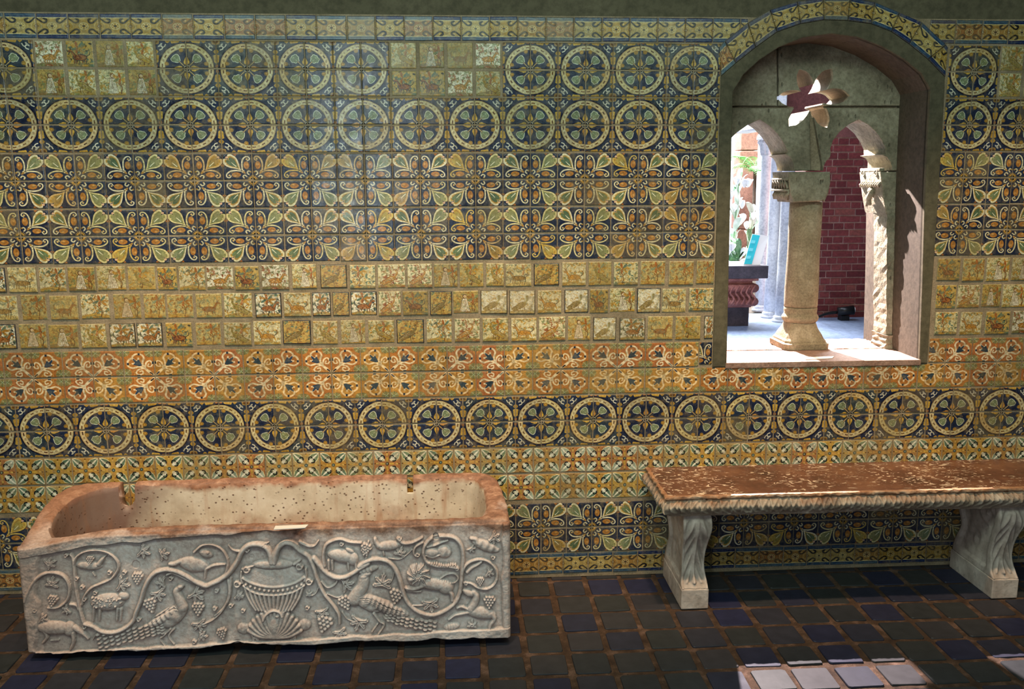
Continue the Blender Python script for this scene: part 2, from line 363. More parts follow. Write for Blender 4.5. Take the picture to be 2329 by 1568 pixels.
def d_medallion(k):
    ground = ['232d48', '29354a', '303c49', '212a44', '3a444a'][k]; cream = ['d8cb9e', 'd3c48f', 'dcc596', 'cfc39c', 'd9bd84'][k]
    p = Paint(ground, k); R = np.hypot(p.wx, p.wy)
    # outer corner
    for sgn in (0, 1):
        q = (lambda a, b: (a, b)) if sgn == 0 else (lambda a, b: (b, a))
        p.poly([q(1, .16), q(.93, .22), q(.90, .46), q(1, .50)], YEL if k % 2 else OCH)
        p.poly([q(1, .01), q(.96, .05), q(.97, .13), q(1, .12)], ORG)
        p.line([q(.66, .86), q(.70, .78), q(.77, .76), q(.80, .83), q(.77, .90)], .042, 'e6e0c8', w1=.02)
        p.line([q(.84, .84), q(.80, .90)], .02, 'e6e0c8'); p.disc(*q(.60, .95), .035, OCH); p.poly([q(.5, 1), q(.56, .93), q(.66, .95), q(.68, 1)], OCH)
    p.poly([(1, .86), (.93, .87), (.88, .88), (.87, .93), (.86, 1), (1, 1)], 'a07f45'); p.disc(.97, .97, .06, BRN)
    p.m(abs(R-.93)-.02, '101830'); p.m(abs(R-.81)-.095, cream); p.m(abs(R-.905)-.008, BRN); p.m(abs(R-.87)-.004, 'a88a50'); p.m(abs(R-.745)-.004, 'a88a50'); p.m(abs(R-.715)-.008, BRN)
    th = np.arctan2(p.wy, p.wx)
    for i in range(7):
        t0 = (i+.5)/7*PI/2
        if i % 2 == 0: p.m(np.maximum(abs(R-.81)-.022, (abs(th-t0)-.075)*.81), BRN if k != 2 else '4e2c1c')
        else: p.ring(.81*math.cos(t0), .81*math.sin(t0), .026, .014, BRN)
    for q in ((.155, .655), (.655, .155)): p.disc(*q, .075, OCH); p.ring(*q, .05, .012, BRN)
    # leaf
    n = 26; pts = []
    for i in range(n):
        a = 2*PI*i/n; r = .155*(1+.10*math.cos(3*(a-PI/4-PI))+(.09 if k in (2, 4) else .03)*math.cos(7*a)); pts.append((.345+r*math.cos(a), .345+r*math.sin(a)))
    p.poly(pts, 'dfe0c4', grow=.008); p.poly(pts, GRN if k != 4 else '8a8f63', grow=-.014); p.line([(.27, .27), (.40, .40)], .02, 'b5c09a')
    p.line([(.345, .345), (.42, .30)], .01, DGRN); p.line([(.345, .345), (.30, .42)], .01, DGRN)
    p.line([(.07, .07), (.235, .235)], .06, '100f14'); p.line([(.07, .07), (.24, .24)], .038, 'b49a6c')
    for q in ((lambda a, b: (a, b)), (lambda a, b: (b, a))):
        p.poly([q(.10, -.02), q(.16, .075), q(.24, .09), q(.44, 0), q(.44, -.02)], '12131c', grow=.012)
        p.poly([q(.10, -.02), q(.16, .075), q(.24, .09), q(.44, 0), q(.44, -.02)], YEL if k != 3 else 'c08a48'); p.line([q(.14, .01), q(.36, .01)], .012, BRN)
    p.disc(0, 0, .105, '12131c'); p.ring(0, 0, .085, .022, 'cfc8b0'); return p.done('medallion', .10)
def d_heart(k):
    fill = ['6c7e58', '949565', 'b9a455', '566c4e', 'a5884f', '82906c'][k]; rim = ['e3d8ae', 'ddcf96', 'd8b860', 'e8dcb8', 'c9ab78', 'ddd6b0'][k]
    p = Paint(['232a42', '2f364a', '252f48', '1e263e', '403e46', '29324a'][k], 20+k)
    p.poly([(.50, 1), (.56, .90), (.64, 1)], ORG); p.poly([(1, .50), (.90, .56), (1, .64)], ORG)
    for q in ((lambda a, b: (a, b)), (lambda a, b: (b, a))):
        p.ell(*q(.19, .56), *( (.10, .155) if q(0, 1) == (0, 1) else (.155, .10)), 0, 'b27838'); p.disc(*q(.17, .60), .05, 'cf9c58'); p.line([q(.19, .46), q(.19, .66)], .012, BRN)
        p.line([q(.34, .30), q(.345, .45), q(.35, .60), q(.32, .76), q(.23, .88), q(.12, .89), q(.075, .80), q(.15, .74)], .062, rim, w1=.035); p.disc(*q(.17, .80), .035, 'd9b878')
        p.line([q(.07, .31), q(.13, .33), q(.17, .26), q(.12, .20)], .048, 'ddd3ae'); p.disc(*q(.30, .06), .03, OCH)
    p.poly(heart_pts((.36, .34), PI/4, .77, .265), '0f1424', grow=.018); p.poly(heart_pts((.36, .34), PI/4, .77, .265), rim)
    p.poly(heart_pts((.42, .40), PI/4, .62, .195), '8a8a55' if k in (1, 5) else OCH); p.poly(heart_pts((.455, .435), PI/4, .52, .15), fill)
    for t in (-.5, -.25, .25, .5): p.line([(.52, .49), (.52+.25*math.cos(PI/4+t), .49+.25*math.sin(PI/4+t))], .01, DGRN)
    p.line([(.55, .52), (.70, .67)], .035, 'ebe6c8', w1=.02); p.disc(.86, .86, .045, 'd9b090'); p.disc(.64, .90, .03, rim); p.disc(.90, .64, .03, rim)
    for a in (.95, .90, .99): p.line([(a, .97), (.97, a)], .008, 'd9d8c8')
    p.poly([(.24, .30), (.36, .36), (.30, .24), (.22, .22)], 'b98c48'); p.disc(0, 0, .13, 'a87838')
    for a in (.2, .6, 1., 1.4): p.line([(.06*math.cos(a), .06*math.sin(a)), (.17*math.cos(a), .17*math.sin(a))], .02, YEL)
    p.disc(0, 0, .07, '20180f'); return p.done('leafheart', .11)
def d_scroll(k):
    base = ['b87638', 'ba873f', 'ad6a3c'][k]; cr_ = ['f2d8ae', 'f3d2a0', 'e8d4b0'][k]
    p = Paint(base, 40+k)
    for i in range(26):
        x, y = p.rs.rand(2); p.ell(x, y, .07, .018, p.rs.rand()*3, ['d29a4a', '9a5c30', 'd8a858'][i % 3], .7)
    for c in ((.12, .92), (.92, .12), (.95, .95)):
        p.disc(*c, .17, '8d8c5c', .75)
        for i in range(8): a = i*.8; p.line([c, (c[0]+.16*math.cos(a), c[1]+.16*math.sin(a))], .02, 'a9b490' if i % 2 else '5a6a48')
    for q in ((lambda a, b: (a, b)), (lambda a, b: (b, a))):
        p.line([q(.17, .14), q(.30, .30), q(.37, .50), q(.32, .72), q(.42, .86), q(.60, .86), q(.70, .74), q(.63, .62), q(.51, .63), q(.50, .71)], .070, cr_, w1=.058)
        p.line([q(.30, .33), q(.25, .52), q(.13, .60), q(.05, .50), q(.10, .38), q(.20, .40), q(.17, .48)], .058, cr_, w1=.046)
        p.rect(*sorted((q(.48, .86)[0]-.035, q(.48, .86)[0]+.035)), q(.48, .86)[1]-.04, q(.48, .86)[1]+.05, '2c3442'); p.rect(q(.0, .52)[0]-.05, q(.0, .52)[0]+.06, q(.0, .52)[1]-.05, q(.0, .52)[1]+.05, '33383c')
    lf = [(.42, .44), (.50, .62), (.55, .55), (.66, .66), (.58, .52), (.64, .47), (.46, .42)]; p.poly(lf, ['33435a', '3c4a52', '2d3c48'][k], grow=.03)
    p.line([(.05, .05), (.15, .15)], .09, cr_, w1=.06); p.line([(.06, .06), (.14, .14)], .05, ['3a2a20', '4a4a50', '8a8a7a'][k]); return p.done('scroll', .12)
def d_cross(k):
    base = ['b88a42', 'b08650', 'c09a48', 'ae7648', 'b39b66'][k]; gr = ['66806a', '94a38e', '5f7862', 'a6b09c', '7a8c6c'][k]
    p = Paint(base, 60+k); p.rect(.03, .97, .03, .97, base)
    for i in range(20):
        x, y = p.rs.rand(2); p.disc(x, y, .02+.02*p.rs.rand(), ['c9963e', '9a5c2c', 'cfa658'][i % 3], .7)
    for i in range(4):
        a = PI/4+i*PI/2; c, s_ = math.cos(a), math.sin(a); q = lambda u, v: (.5+u*c-v*s_, .5+u*s_+v*c)
        p.poly([q(.16, 0), q(.26, .13), q(.44, .16), q(.60, .08), q(.66, 0), q(.60, -.08), q(.44, -.16), q(.26, -.13)], 'dcd3aa', grow=.012)
        p.poly([q(.18, 0), q(.26, .11), q(.44, .14), q(.60, .06), q(.64, 0), q(.60, -.06), q(.44, -.14), q(.26, -.11)], gr)
        p.line([q(.24, 0), q(.66, 0)], .10, 'ece6d0', sm=False, w1=.03); p.poly([q(.17, 0), q(.28, .09), q(.30, 0), q(.28, -.09)], 'ece6d0')
        for v in (1, -1): p.line([q(.36, .03*v), q(.37, .10*v), q(.29, .13*v), q(.23, .08*v)], .035, '14161e', w1=.05)
        a2 = i*PI/2; c2, s2 = math.cos(a2), math.sin(a2); p.ell(.5+.17*c2, .5+.17*s2, .10, .04, a2, YEL if k in (0, 3) else 'c99a50'); p.ell(.5+.37*c2, .5+.37*s2, .06, .035, a2, 'd4ad5c'); p.disc(.5+.45*c2, .5+.45*s2, .03, BRN)
    p.disc(.5, .5, .065, '2f4648' if k != 3 else '2a1a14'); p.disc(.5, .5, .03, '8fa59a'); return p.done('crosstile', .12)
def d_border(k):
    f = ['b28d3e', 'a87f42', 'b3924c', 'a5703e', 'b59a58'][k]; bl = ['22305a', '3a5268', '1d2a58', '4a6070', '2a4464'][k]
    p = Paint(bl, 80+k)
    for i in range(5): p.line([(p.rs.rand(), .06), (p.rs.rand(), .07)], .02, '5d7884', a=.5); p.line([(p.rs.rand(), .93), (p.rs.rand(), .94)], .02, '5d7884', a=.5)
    p.rect(-1, 2, .155, .845, CREAM); p.rect(-1, 2, .18, .82, f); p.rect(.25, .75, .20, .22, 'd9c07c'); p.rect(.25, .75, .78, .80, 'd9c07c')
    dk = ['2c2620', '4a4034', '1e1c22', '5a4634', '2a2a30'][k]
    for sx in (0, 1):
        for sy in (0, 1):
            q = lambda a, b: (1-a if sx else a, 1-b if sy else b)
            p.line([q(.0, .17), q(.10, .27), q(.22, .37), q(.32, .34), q(.33, .25), q(.26, .22)], .05, dk, w1=.08); p.disc(*q(.23, .27), .035, 'd0b070')
    p.ring(.5, .5, .14, .03, 'cdbb84'); p.disc(.5, .5, .11, ['a9843c', '97754a', 'b09050', 'a8704a', 'b8a060'][k]); p.disc(.5, .5, .04, dk)
    for i in range(6): a = i*PI/3; p.disc(.5+.085*math.cos(a), .5+.085*math.sin(a), .022, 'dcc890')
    for x in (.0, 1.): p.ring(x, .5, .16, .02, 'c9b27a'); p.disc(x, .5, .06, BRN); p.disc(x, .5, .03, CREAM)
    return p.done('bordertile', .12)
def d_picture(k):
    rs = np.random.RandomState(200+k); pale = k % 7 == 1; blue = k in (3, 9, 15)
    ground = ['d6c99a', 'bfa96c', 'ddd0a6', 'ece4ca', 'c0a058'][k % 5]
    p = Paint(ground, 200+k); och = ['b07c30', '9c6a30', 'c09038', '94502a'][rs.randint(4)]; grn = ['7f8658', '5d7460', '8a9270'][rs.randint(3)]
    dk = '22282a' if blue else '5c3a20'; al = .55 if pale else 1.
    for i in range(95):  # scattered foliage
        x, y = rs.rand(2); c = [grn, och, grn, 'b59a58', dk if blue else och][rs.randint(5)]; a = rs.rand()*PI
        p.ell(x, y, .035+.055*rs.rand(), .014+.024*rs.rand(), a, c, al*.85)
        if i % 4 == 0: p.line([(x, y), (x+.06*math.cos(a), y+.06*math.sin(a)), (x+.12*math.cos(a+.6), y+.12*math.sin(a+.6))], .012, dk if i % 8 else och, a=al*.8)
    _fg = 1; p.ell(.5+.2*(rs.rand()-.5), .02, .6, .12+.08*rs.rand(), .1*(rs.rand()-.5), ['b8954a', 'a88b48', '8f7a4a'][rs.randint(3)], al)
    for i in range(5): p.ell(rs.rand(), .05, .12, .05, 0, [och, grn][i % 2], al*.6)
    kind = k % 6
    def tree(x, h):
        p.line([(x, .08), (x+.04, .3), (x-.02, .55), (x+.03, h)], .04, BRN if not blue else '4a4630', w1=.02, a=al)
        for i in range(7):
            a = i*.9; p.ell(x+.18*math.cos(a), h-.05+.13*math.sin(a), .12, .045, a, [och, grn, 'a8642e'][i % 3], al)
        for s_ in (-1, 1): p.line([(x, .35), (x+s_*.12, .5), (x+s_*.2, .52)], .02, BRN, a=al)
    if kind in (0, 3, 5): tree(.22+.5*rs.rand(), .78)
    if kind in (1, 3):  # quadruped
        f = -1 if rs.rand() < .5 else 1; cx = .5; cy = .36; c = ['c08a3c', '8a4a28', 'b58838', 'a0622e'][rs.randint(4)]
        Q = lambda u, v: (cx+f*u, cy+v)
        for u in (-.18, -.10, .12, .20): p.line([Q(u, 0), Q(u+.02, -.22)], .045, dk, a=al, w1=.03); p.line([Q(u, 0), Q(u+.02, -.21)], .03, c, a=al)
        p.ell(cx, cy, .27, .12, 0, dk, al); p.ell(cx, cy, .255, .105, 0, c, al); p.line([Q(.2, .05), Q(.30, .22)], .11, dk, a=al, w1=.08); p.line([Q(.2, .05), Q(.30, .22)], .085, c, a=al, w1=.06)
        p.ell(*Q(.35, .25), .09, .05, -.3*f, dk, al); p.ell(*Q(.35, .25), .078, .04, -.3*f, c, al); p.line([Q(-.25, .04), Q(-.36, .12), Q(-.34, .26)], .025, dk, a=al)
        for i in range(6): p.disc(*Q(-.18+.07*i, .03*((i % 2)*2-1)), .014, dk, al)
        for i in range(3): p.line([Q(.32, .28), Q(.30+.06*i, .40)], .014, dk, a=al)
    if kind in (2, 5):  # bird
        f = -1 if rs.rand() < .5 else 1; Q = lambda u, v: (.5+f*u, .42+v); c = ['a98a3c', '97843f', 'b5803a', '7f6a3a'][rs.randint(4)]
        p.poly([Q(-.42, -.20), Q(-.05, .08), Q(.10, .10), Q(.16, -.02), Q(.02, -.14), Q(-.30, -.30)], dk, al, .012); p.poly([Q(-.42, -.20), Q(-.05, .08), Q(.10, .10), Q(.16, -.02), Q(.02, -.14), Q(-.30, -.30)], c, al)
        for i in range(6): p.line([Q(-.38+.05*i, -.25+.03*i), Q(-.02+.02*i, .05-.02*i)], .012, [CREAM, dk][i % 2], a=al*.8)
        p.line([Q(.10, .04), Q(.20, .20), Q(.17, .30)], .09, c, a=al, w1=.06); p.disc(*Q(.18, .32), .055, c, al); p.disc(*Q(.19, .33), .014, dk, al); p.line([Q(.22, .32), Q(.32, .29)], .025, och, a=al, w1=.01)
        for u in (0, .07): p.line([Q(u, -.12), Q(u+.02, -.30)], .018, dk, a=al)
    if kind == 4:  # robed figure
        c = ['e2d8c0', 'a8a060', 'ddc8a8'][rs.randint(3)]; x = .42+.1*rs.rand()
        R_ = [(x-.07, .66), (x-.15, .30), (x-.20, .08), (x+.20, .08), (x+.14, .35), (x+.08, .66)]
        p.poly(R_, dk, al, .014); p.poly(R_, c, al)
        for i in range(5): p.line([(x-.04+.02*i, .6), (x-.14+.07*i, .12)], .012, '8a7048', a=al)
        p.disc(x, .76, .085, dk, al); p.disc(x+.012, .75, .065, 'e0c4a0', al); p.line([(x+.05, .58), (x+.2, .5), (x+.28, .6)], .05, 'e0c4a0', a=al, w1=.03); p.line([(x+.3, .1), (x+.28, .8)], .016, BRN, a=al); tree(.82, .7)
    for i in range(95):
        x, y = rs.rand(2); a = rs.rand()*6; c = [dk, och, ground, grn, ground][rs.randint(5)]
        p.line([(x, y), (x+.05*math.cos(a), y+.05*math.sin(a)), (x+.09*math.cos(a+.8), y+.09*math.sin(a+.8))], .014, c, a=al*.75)
    if k in (3, 8, 14): # dark frame
        e = np.minimum(np.minimum(UX, 1-UX), np.minimum(UY, 1-UY)); p.m(e-.035, '1c2030')
    else:
        e = np.minimum(np.minimum(UX, 1-UX), np.minimum(UY, 1-UY)); p.m(e-.02, 'd0c9a4', .7)
    return p.done('picturetile', .20 if pale else .09, '85775c')
def tile_mat(im, name):
    n = N(name); t = n.a('ShaderNodeTexImage'); t.image = im; t.extension = 'EXTEND'
    r = n.a('ShaderNodeObjectInfo').outputs['Random']
    col = n.mix(1., t.outputs[0], n.ramp(r, [(0., .78), (.5, .95), (1., 1.)]), 'MULTIPLY')
    col = n.mix(n.ramp(n.math('FRACT', n.math('MULTIPLY', r, 37.)), [(.70, 0.), (1., .34)]), col, '8d7a50')
    col = n.mix(n.ramp(n.noise(26, 6, .7), [(.50, 0.), (.70, .5)]), col, '94825c')
    col = n.mix(.30, col, n.ramp(n.noise(95, 3, .6), [(.3, .25), (.7, .8)]), 'OVERLAY')
    n.bump(n.mix(.5, n.noise(14, 3), n.noise(70, 4)), .16, .006)
    return n.fin(col, n.ramp(n.noise(20, 4), [(.35, .17), (.7, .42)]), .5)
TM = {'medallion': [tile_mat(d_medallion(k), 'medallion_glaze') for k in range(5)], 'leaf': [tile_mat(d_heart(k), 'leaf_glaze') for k in range(6)],
      'scroll': [tile_mat(d_scroll(k), 'scroll_glaze') for k in range(3)], 'cross': [tile_mat(d_cross(k), 'cross_glaze') for k in range(5)],
      'border': [tile_mat(d_border(k), 'border_glaze') for k in range(5)], 'picture': [tile_mat(d_picture(k), 'picture_glaze') for k in range(18)]}

# ------------------------------------------------------------------ wall geometry
NX0, NX1 = 1.255, 2.345             # outer sides of the plaster surround
XL, XR, ZT = -4.2, 6.4, 3.9
def pz(pts, Y=0.): return [tuple(at(x, y, Y)[[0, 2]]) for x, y in pts]
Z2 = lambda p: (1600+.2679*p[0], .2679*p[1])
arch_in = [Z2(p) for p in ((145, 650), (270, 540), (440, 405), (620, 275), (820, 205), (1020, 172), (1220, 178), (1420, 205), (1590, 270), (1740, 375), (1900, 505), (2045, 655))]
arch_out = [Z2(p) for p in ((130, 400), (175, 350), (370, 195), (560, 85), (790, 15), (1010, -18), (1240, -20), (1450, 20), (1660, 108), (1850, 190), (2055, 382), (2066, 402))]
open_px = [(1652, 828), (1656, 640), (1661, 420), (1666, 210), (1690, 170), (1725, 138), (1770, 108), (1825, 86), (1890, 77), (1950, 85), (2005, 106), (2055, 135), (2095, 168), (2115, 203), (2108, 325), (2102, 459), (2097, 640), (2090, 825)]
opening = pz(open_px); surround = [(1.262, 1.078)]+[(1.252, 2.2)]+pz(arch_in)+[(2.335, 2.2), (2.352, 1.078)]
wall = prism('wall_back', [[(XL, 0), (XL, ZT), (XR, ZT), (XR, 0)], opening[::-1]], .012, .62, M['plaster']); tag(wall, kind='structure')
wall.data.materials.append(M['reveal'])
for p in wall.data.polygons:
    c = p.center
    if abs(p.normal.y) < .5 and 1.2 < c.x < 2.4 and 1.05 < c.z < 2.8: p.material_index = 1
bed_in = [(1.29, 1.08), (1.28, 2.3)]+pz([(x, y-14) for x, y in arch_in[1:-1]])+[(2.31, 2.3), (2.33, 1.08)]
bed = prism('mortar_bed', [[(-2.632, .0), (-2.632, 2.722), (1.44, 2.722)]+pz([(x, y+6) for x, y in arch_out[4:9]])+[(2.18, 2.722), (3.44, 2.722), (3.44, 0)], bed_in[::-1]], -.0002, .02, M['mortar'], wall)
sur = prism('plaster_surround', [surround, opening[::-1]], -.007, .03, M['plaster'], wall, .004)
# ------------------------------------------------------------------ wall tiles
def unit_tile(u0, u1, v0, v1, key):
    b = .035; vs, fs, uv = [], [], []
    for (s_, y) in ((.5, .012), (.5, .0015), (.5-b*.45, -.0015), (.5-b, -.0022)):
        for a, c in ((-1, -1), (1, -1), (1, 1), (-1, 1)): vs.append((a*s_, y, c*s_))
    for i in range(3):
        for k in range(4): fs.append((i*4+k, i*4+(k+1) % 4, (i+1)*4+(k+1) % 4, (i+1)*4+k))
    fs.append((12, 13, 14, 15)); fs.append((3, 2, 1, 0))
    for f in fs:
        for i in f:
            x, _, z = vs[i]; uv.append((u0+(u1-u0)*(x+.5), v0+(v1-v0)*(z+.5)))
    me = bpy.data.meshes.new(key[0]+'_tile'); me.from_pydata(vs, [], fs)
    l = me.uv_layers.new(name='UVMap'); l.data.foreach_set('uv', np.array(uv, dtype=np.float32).ravel()); me.materials.append(TM[key[0]][key[1]]); return me
TMESH = {}
def tile(kind, k, x0, x1, z0, z1, fu=0, fv=0, gap=.0028, proud=.0015, full=None):
    """full: uncut (x0,x1) of the tile when it is trimmed"""
    u0, u1 = 0., 1.
    if full: u0, u1 = (x0-full[0])/(full[1]-full[0]), (x1-full[0])/(full[1]-full[0])
    if fu: u0, u1 = 1-u0, 1-u1
    v0, v1 = (1., 0.) if fv else (0., 1.)
    key = (kind, k, round(u0, 3), round(u1, 3), v0)
    if key not in TMESH: TMESH[key] = unit_tile(u0, u1, v0, v1, key)
    o = bpy.data.objects.new(kind+'_tile', TMESH[key]); COL.objects.link(o); o.parent = wall
    g = gap*(.6+.9*random.random())
    o.location = ((x0+x1)/2+random.uniform(-.0008, .0008), -.0005-random.random()*proud, (z0+z1)/2+random.uniform(-.0008, .0008))
    o.scale = (x1-x0-g, 1, z1-z0-g); o.rotation_euler = (random.gauss(0, .007), random.gauss(0, .005), random.gauss(0, .008))
    return o
upC = [-2.5, -2.237, -1.974, -1.706, -1.446, -1.18, -.915, -.657, -.406, -.151, .105, .362, .618, .871, 1.121]
upR = [2.468, 2.711, 2.972, 3.235]
loC = [-2.48, -2.215, -1.944, -1.669, -1.399, -1.135, -.877, -.617, -.361, -.097, .161, .416, .673, .935, 1.198, 1.455, 1.716, 1.974, 2.241, 2.502, 2.764, 3.03, 3.295]
scC = list(np.concatenate([[-2.51, -2.245, -1.98, -1.706, -1.422], np.linspace(-1.146, 2.446, 14), [2.714, 2.978, 3.24]]))
def spans(cs):  # motif centres -> tile edges (left, centre, right)
    out = []
    for i, c in enumerate(cs):
        l = (cs[i-1]+c)/2 if i and c-cs[i-1] < .4 else c-.128; r = (cs[i+1]+c)/2 if i+1 < len(cs) and cs[i+1]-c < .4 else c+.128
        out.append((l, c, r))
    return out
def motif_row(kind, cs, zs, pick, skip=()):
    for i, (l, c, r) in enumerate(spans(cs)):
        if i in skip: continue
        for (z0, z1, fv) in ((zs[0], zs[1], 1), (zs[2], zs[3], 0)):
            tile(kind, pick(), l, c, z0, z1, 1, fv); tile(kind, pick(), c, r, z0, z1, 0, fv)
med = lambda: random.choice([0, 0, 0, 1, 1, 2, 3, 3, 4]); hrt = lambda: random.choice([0, 0, 1, 1, 2, 3, 3, 4, 5]); scr = lambda: random.randint(0, 2)
pic = lambda: random.randint(0, 17)
for cs, sk in ((upC, (1, 3, 4, 9, 10)), (upR, (1,))):
    for i, (l, c, r) in enumerate(spans(cs)):
        if i in sk:  # picture tiles between the roundels of the top row
            for (a, b) in ((l, c), (c, r)):
                for (z0, z1) in ((2.364, 2.483), (2.486, 2.605)): tile('picture', random.choice([1, 5, 9, 13, 17, 4, 10]), a+.003, b-.003, z0, z1, gap=.008)
        else: pass
    motif_row('medallion', cs, (2.364, 2.483, 2.486, 2.605), med, sk)
    motif_row('medallion', cs, (2.116, 2.237, 2.240, 2.361), med)
for cs in (upC, [c-.008 for c in upR]):
    motif_row('leaf', cs, (1.867, 1.990, 1.993, 2.112), hrt); motif_row('leaf', cs, (1.615, 1.739, 1.742, 1.863), hrt)
motif_row('medallion', loC, (.691, .820, .824, .948), med); motif_row('leaf', loC, (.132, .262, .266, .397), hrt)
# orange scroll rows: the upper one stops at the niche
for i, (l, c, r) in enumerate(spans(scC)):
    for (a, b, fu) in ((l, c, 1), (c, r, 0)):
        tile('scroll', scr(), a, b, .953, 1.077, fu, 1)
        if b < 1.20 or a > 2.36: tile('scroll', scr(), a, b, 1.081, 1.205, fu, 0)
        elif a < 1.20: tile('scroll', scr(), a, 1.19, 1.081, 1.205, fu, 0, full=(a, b))
        elif a < 2.36 < b: tile('scroll', scr(), 2.358, b, 1.081, 1.205, fu, 0, full=(a, b))
tile('leaf', 3, 1.193, 1.258, 1.090, 1.205, 1, 0, full=(1.145, 1.258))
# cross rows and the two narrow borders
def run(kind, zs, px_first, step, n, pick, x0=-2.75):
    x = px_first
    for i in range(n):
        w = step*random.uniform(.985, 1.015); tile(kind, pick(), x, x+w, *zs, gap=.003); x += w
run('cross', (.556, .687), -2.628, .1306, 46, lambda: random.randint(0, 4)); run('cross', (.415, .550), -2.630, .1303, 46, lambda: random.randint(0, 4))
run('border', (.018, .128), -2.630, .1262, 48, lambda: random.randint(0, 4))
x = -2.628
while x < 3.33:
    w = .1352 if x < -.5 else .1285
    if x+w < 1.38 or x > 2.20: tile('border', random.randint(0, 4), x, x+w, 2.609, 2.718, gap=.003)
    elif x < 1.36: tile('border', 0, x, 1.37, 2.609, 2.718, full=(x, x+w))
    elif x+w > 2.24: tile('border', 2, 2.20, x+w, 2.609, 2.718, full=(x, x+w))
    x += w
# three rows of small picture tiles, each measured on the wall
P1 = [(18, 84), (88, 150), (154, 217), (220, 286), (290, 354), (358, 403), (406, 467), (469, 531), (534, 590), (595, 657), (664, 720), (728, 789), (795, 854), (859, 922), (926, 983), (987, 1041), (1045, 1100), (1105, 1146), (1149, 1209), (1214, 1272), (1278, 1333), (1338, 1391), (1395, 1451), (1456, 1513), (1520, 1577), (1583, 1624)]
P2 = [(-28, 40), (48, 106), (113, 178), (183, 249), (258, 321), (327, 377), (380, 440), (445, 505), (509, 574), (580, 640), (645, 707), (710, 752), (756, 794), (797, 857), (861, 912), (916, 974), (978, 1028), (1030, 1088), (1092, 1154), (1158, 1218), (1222, 1277), (1283, 1338), (1341, 1383), (1386, 1444), (1448, 1502), (1505, 1560), (1566, 1622)]
P3 = [(-28, 37), (43, 106), (110, 178), (183, 242), (249, 308), (311, 370), (377, 437), (445, 503), (509, 572), (576, 639), (643, 707), (711, 768), (775, 831), (837, 897), (902, 965), (970, 1028), (1034, 1092), (1097, 1156), (1162, 1221), (1225, 1286), (1291, 1343), (1348, 1401), (1408, 1467), (1472, 1530), (1535, 1593), (1601, 1621)]
R1 = [(2130, 2182), (2187, 2237), (2241, 2294), (2299, 2352)]; R2 = [(2127, 2173), (2175, 2227), (2231, 2274), (2278, 2332)]; R3 = [(2124, 2175), (2181, 2231), (2238, 2294), (2300, 2350)]
for (z0, z1), L, R in (((1.485, 1.605), P1, R1), ((1.352, 1.475), P2, R2), ((1.218, 1.340), P3, R3)):
    zc = (z0+z1)/2; yc = proj(0., 0., zc)[1]
    xs = [(at(a, yc)[0], at(b, yc)[0]) for a, b in L+R]
    xs = [(xs[0][0]-.135*i-.12, xs[0][0]-.135*i-.01) for i in (3, 2, 1, 0)]+xs+[(xs[-1][1]+.135*i+.012, xs[-1][1]+.135*i+.125) for i in range(5)]
    for a, b in xs:
        if a < -2.62 or b > 3.43: continue
        e = random.uniform(-.004, .004); tile('picture', pic(), a, b, z0+max(e, 0)+random.uniform(0, .006), z1+min(e, 0)-random.uniform(0, .006), gap=.001, proud=.004)
# border tiles that follow the arch
def arch_tile(ii, oo):
    a, b = [at(*p)[[0, 2]] for p in ii]; c, d = [at(*p)[[0, 2]] for p in oo]  # inner a->b, outer c->d
    ctr = (a+b+c+d)/4; sh = lambda p, k: ctr+(p-ctr)*k
    q = [sh(a, .985), sh(b, .985), sh(d, .985), sh(c, .985)]; qi = [ctr+(p-ctr)*.955 for p in q]
    vs = [(p[0], .012, p[1]) for p in q]+[(p[0], -.007, p[1]) for p in q]+[(p[0], -.0105, p[1]) for p in qi]
    fs = [(3, 2, 1, 0)]+[(i, (i+1) % 4, 4+(i+1) % 4, 4+i) for i in range(4)]+[(4+i, 4+(i+1) % 4, 8+(i+1) % 4, 8+i) for i in range(4)]+[(8, 9, 10, 11)]
    uvq = [(0, 0), (1, 0), (1, 1), (0, 1)]; uv = [uvq[i % 4] for f in fs for i in f]
    # split the front for even mapping
    mesh_obj('border_tile', vs, fs, TM['border'][random.randint(0, 4)], wall, uvs=uv)
for i in range(1, 10): arch_tile((arch_in[i], arch_in[i+1]), (arch_out[i], arch_out[i+1]))
arch_tile((arch_in[0], arch_in[1]), (arch_out[0], arch_out[1])); arch_tile((arch_in[10], arch_in[11]), (arch_out[10], arch_out[11]))

# ------------------------------------------------------------------ room shell
ceil = box('ceiling', XL, XR, -6.2, .62, ZT, ZT+.1, M['plaster']); tag(ceil, kind='structure')
for nm, x in (('wall_left', XL), ('wall_right', XR)): tag(box(nm, x-.1 if x < 0 else x, x if x < 0 else x+.1, -6.2, .62, 0, ZT, M['plaster']), kind='structure')
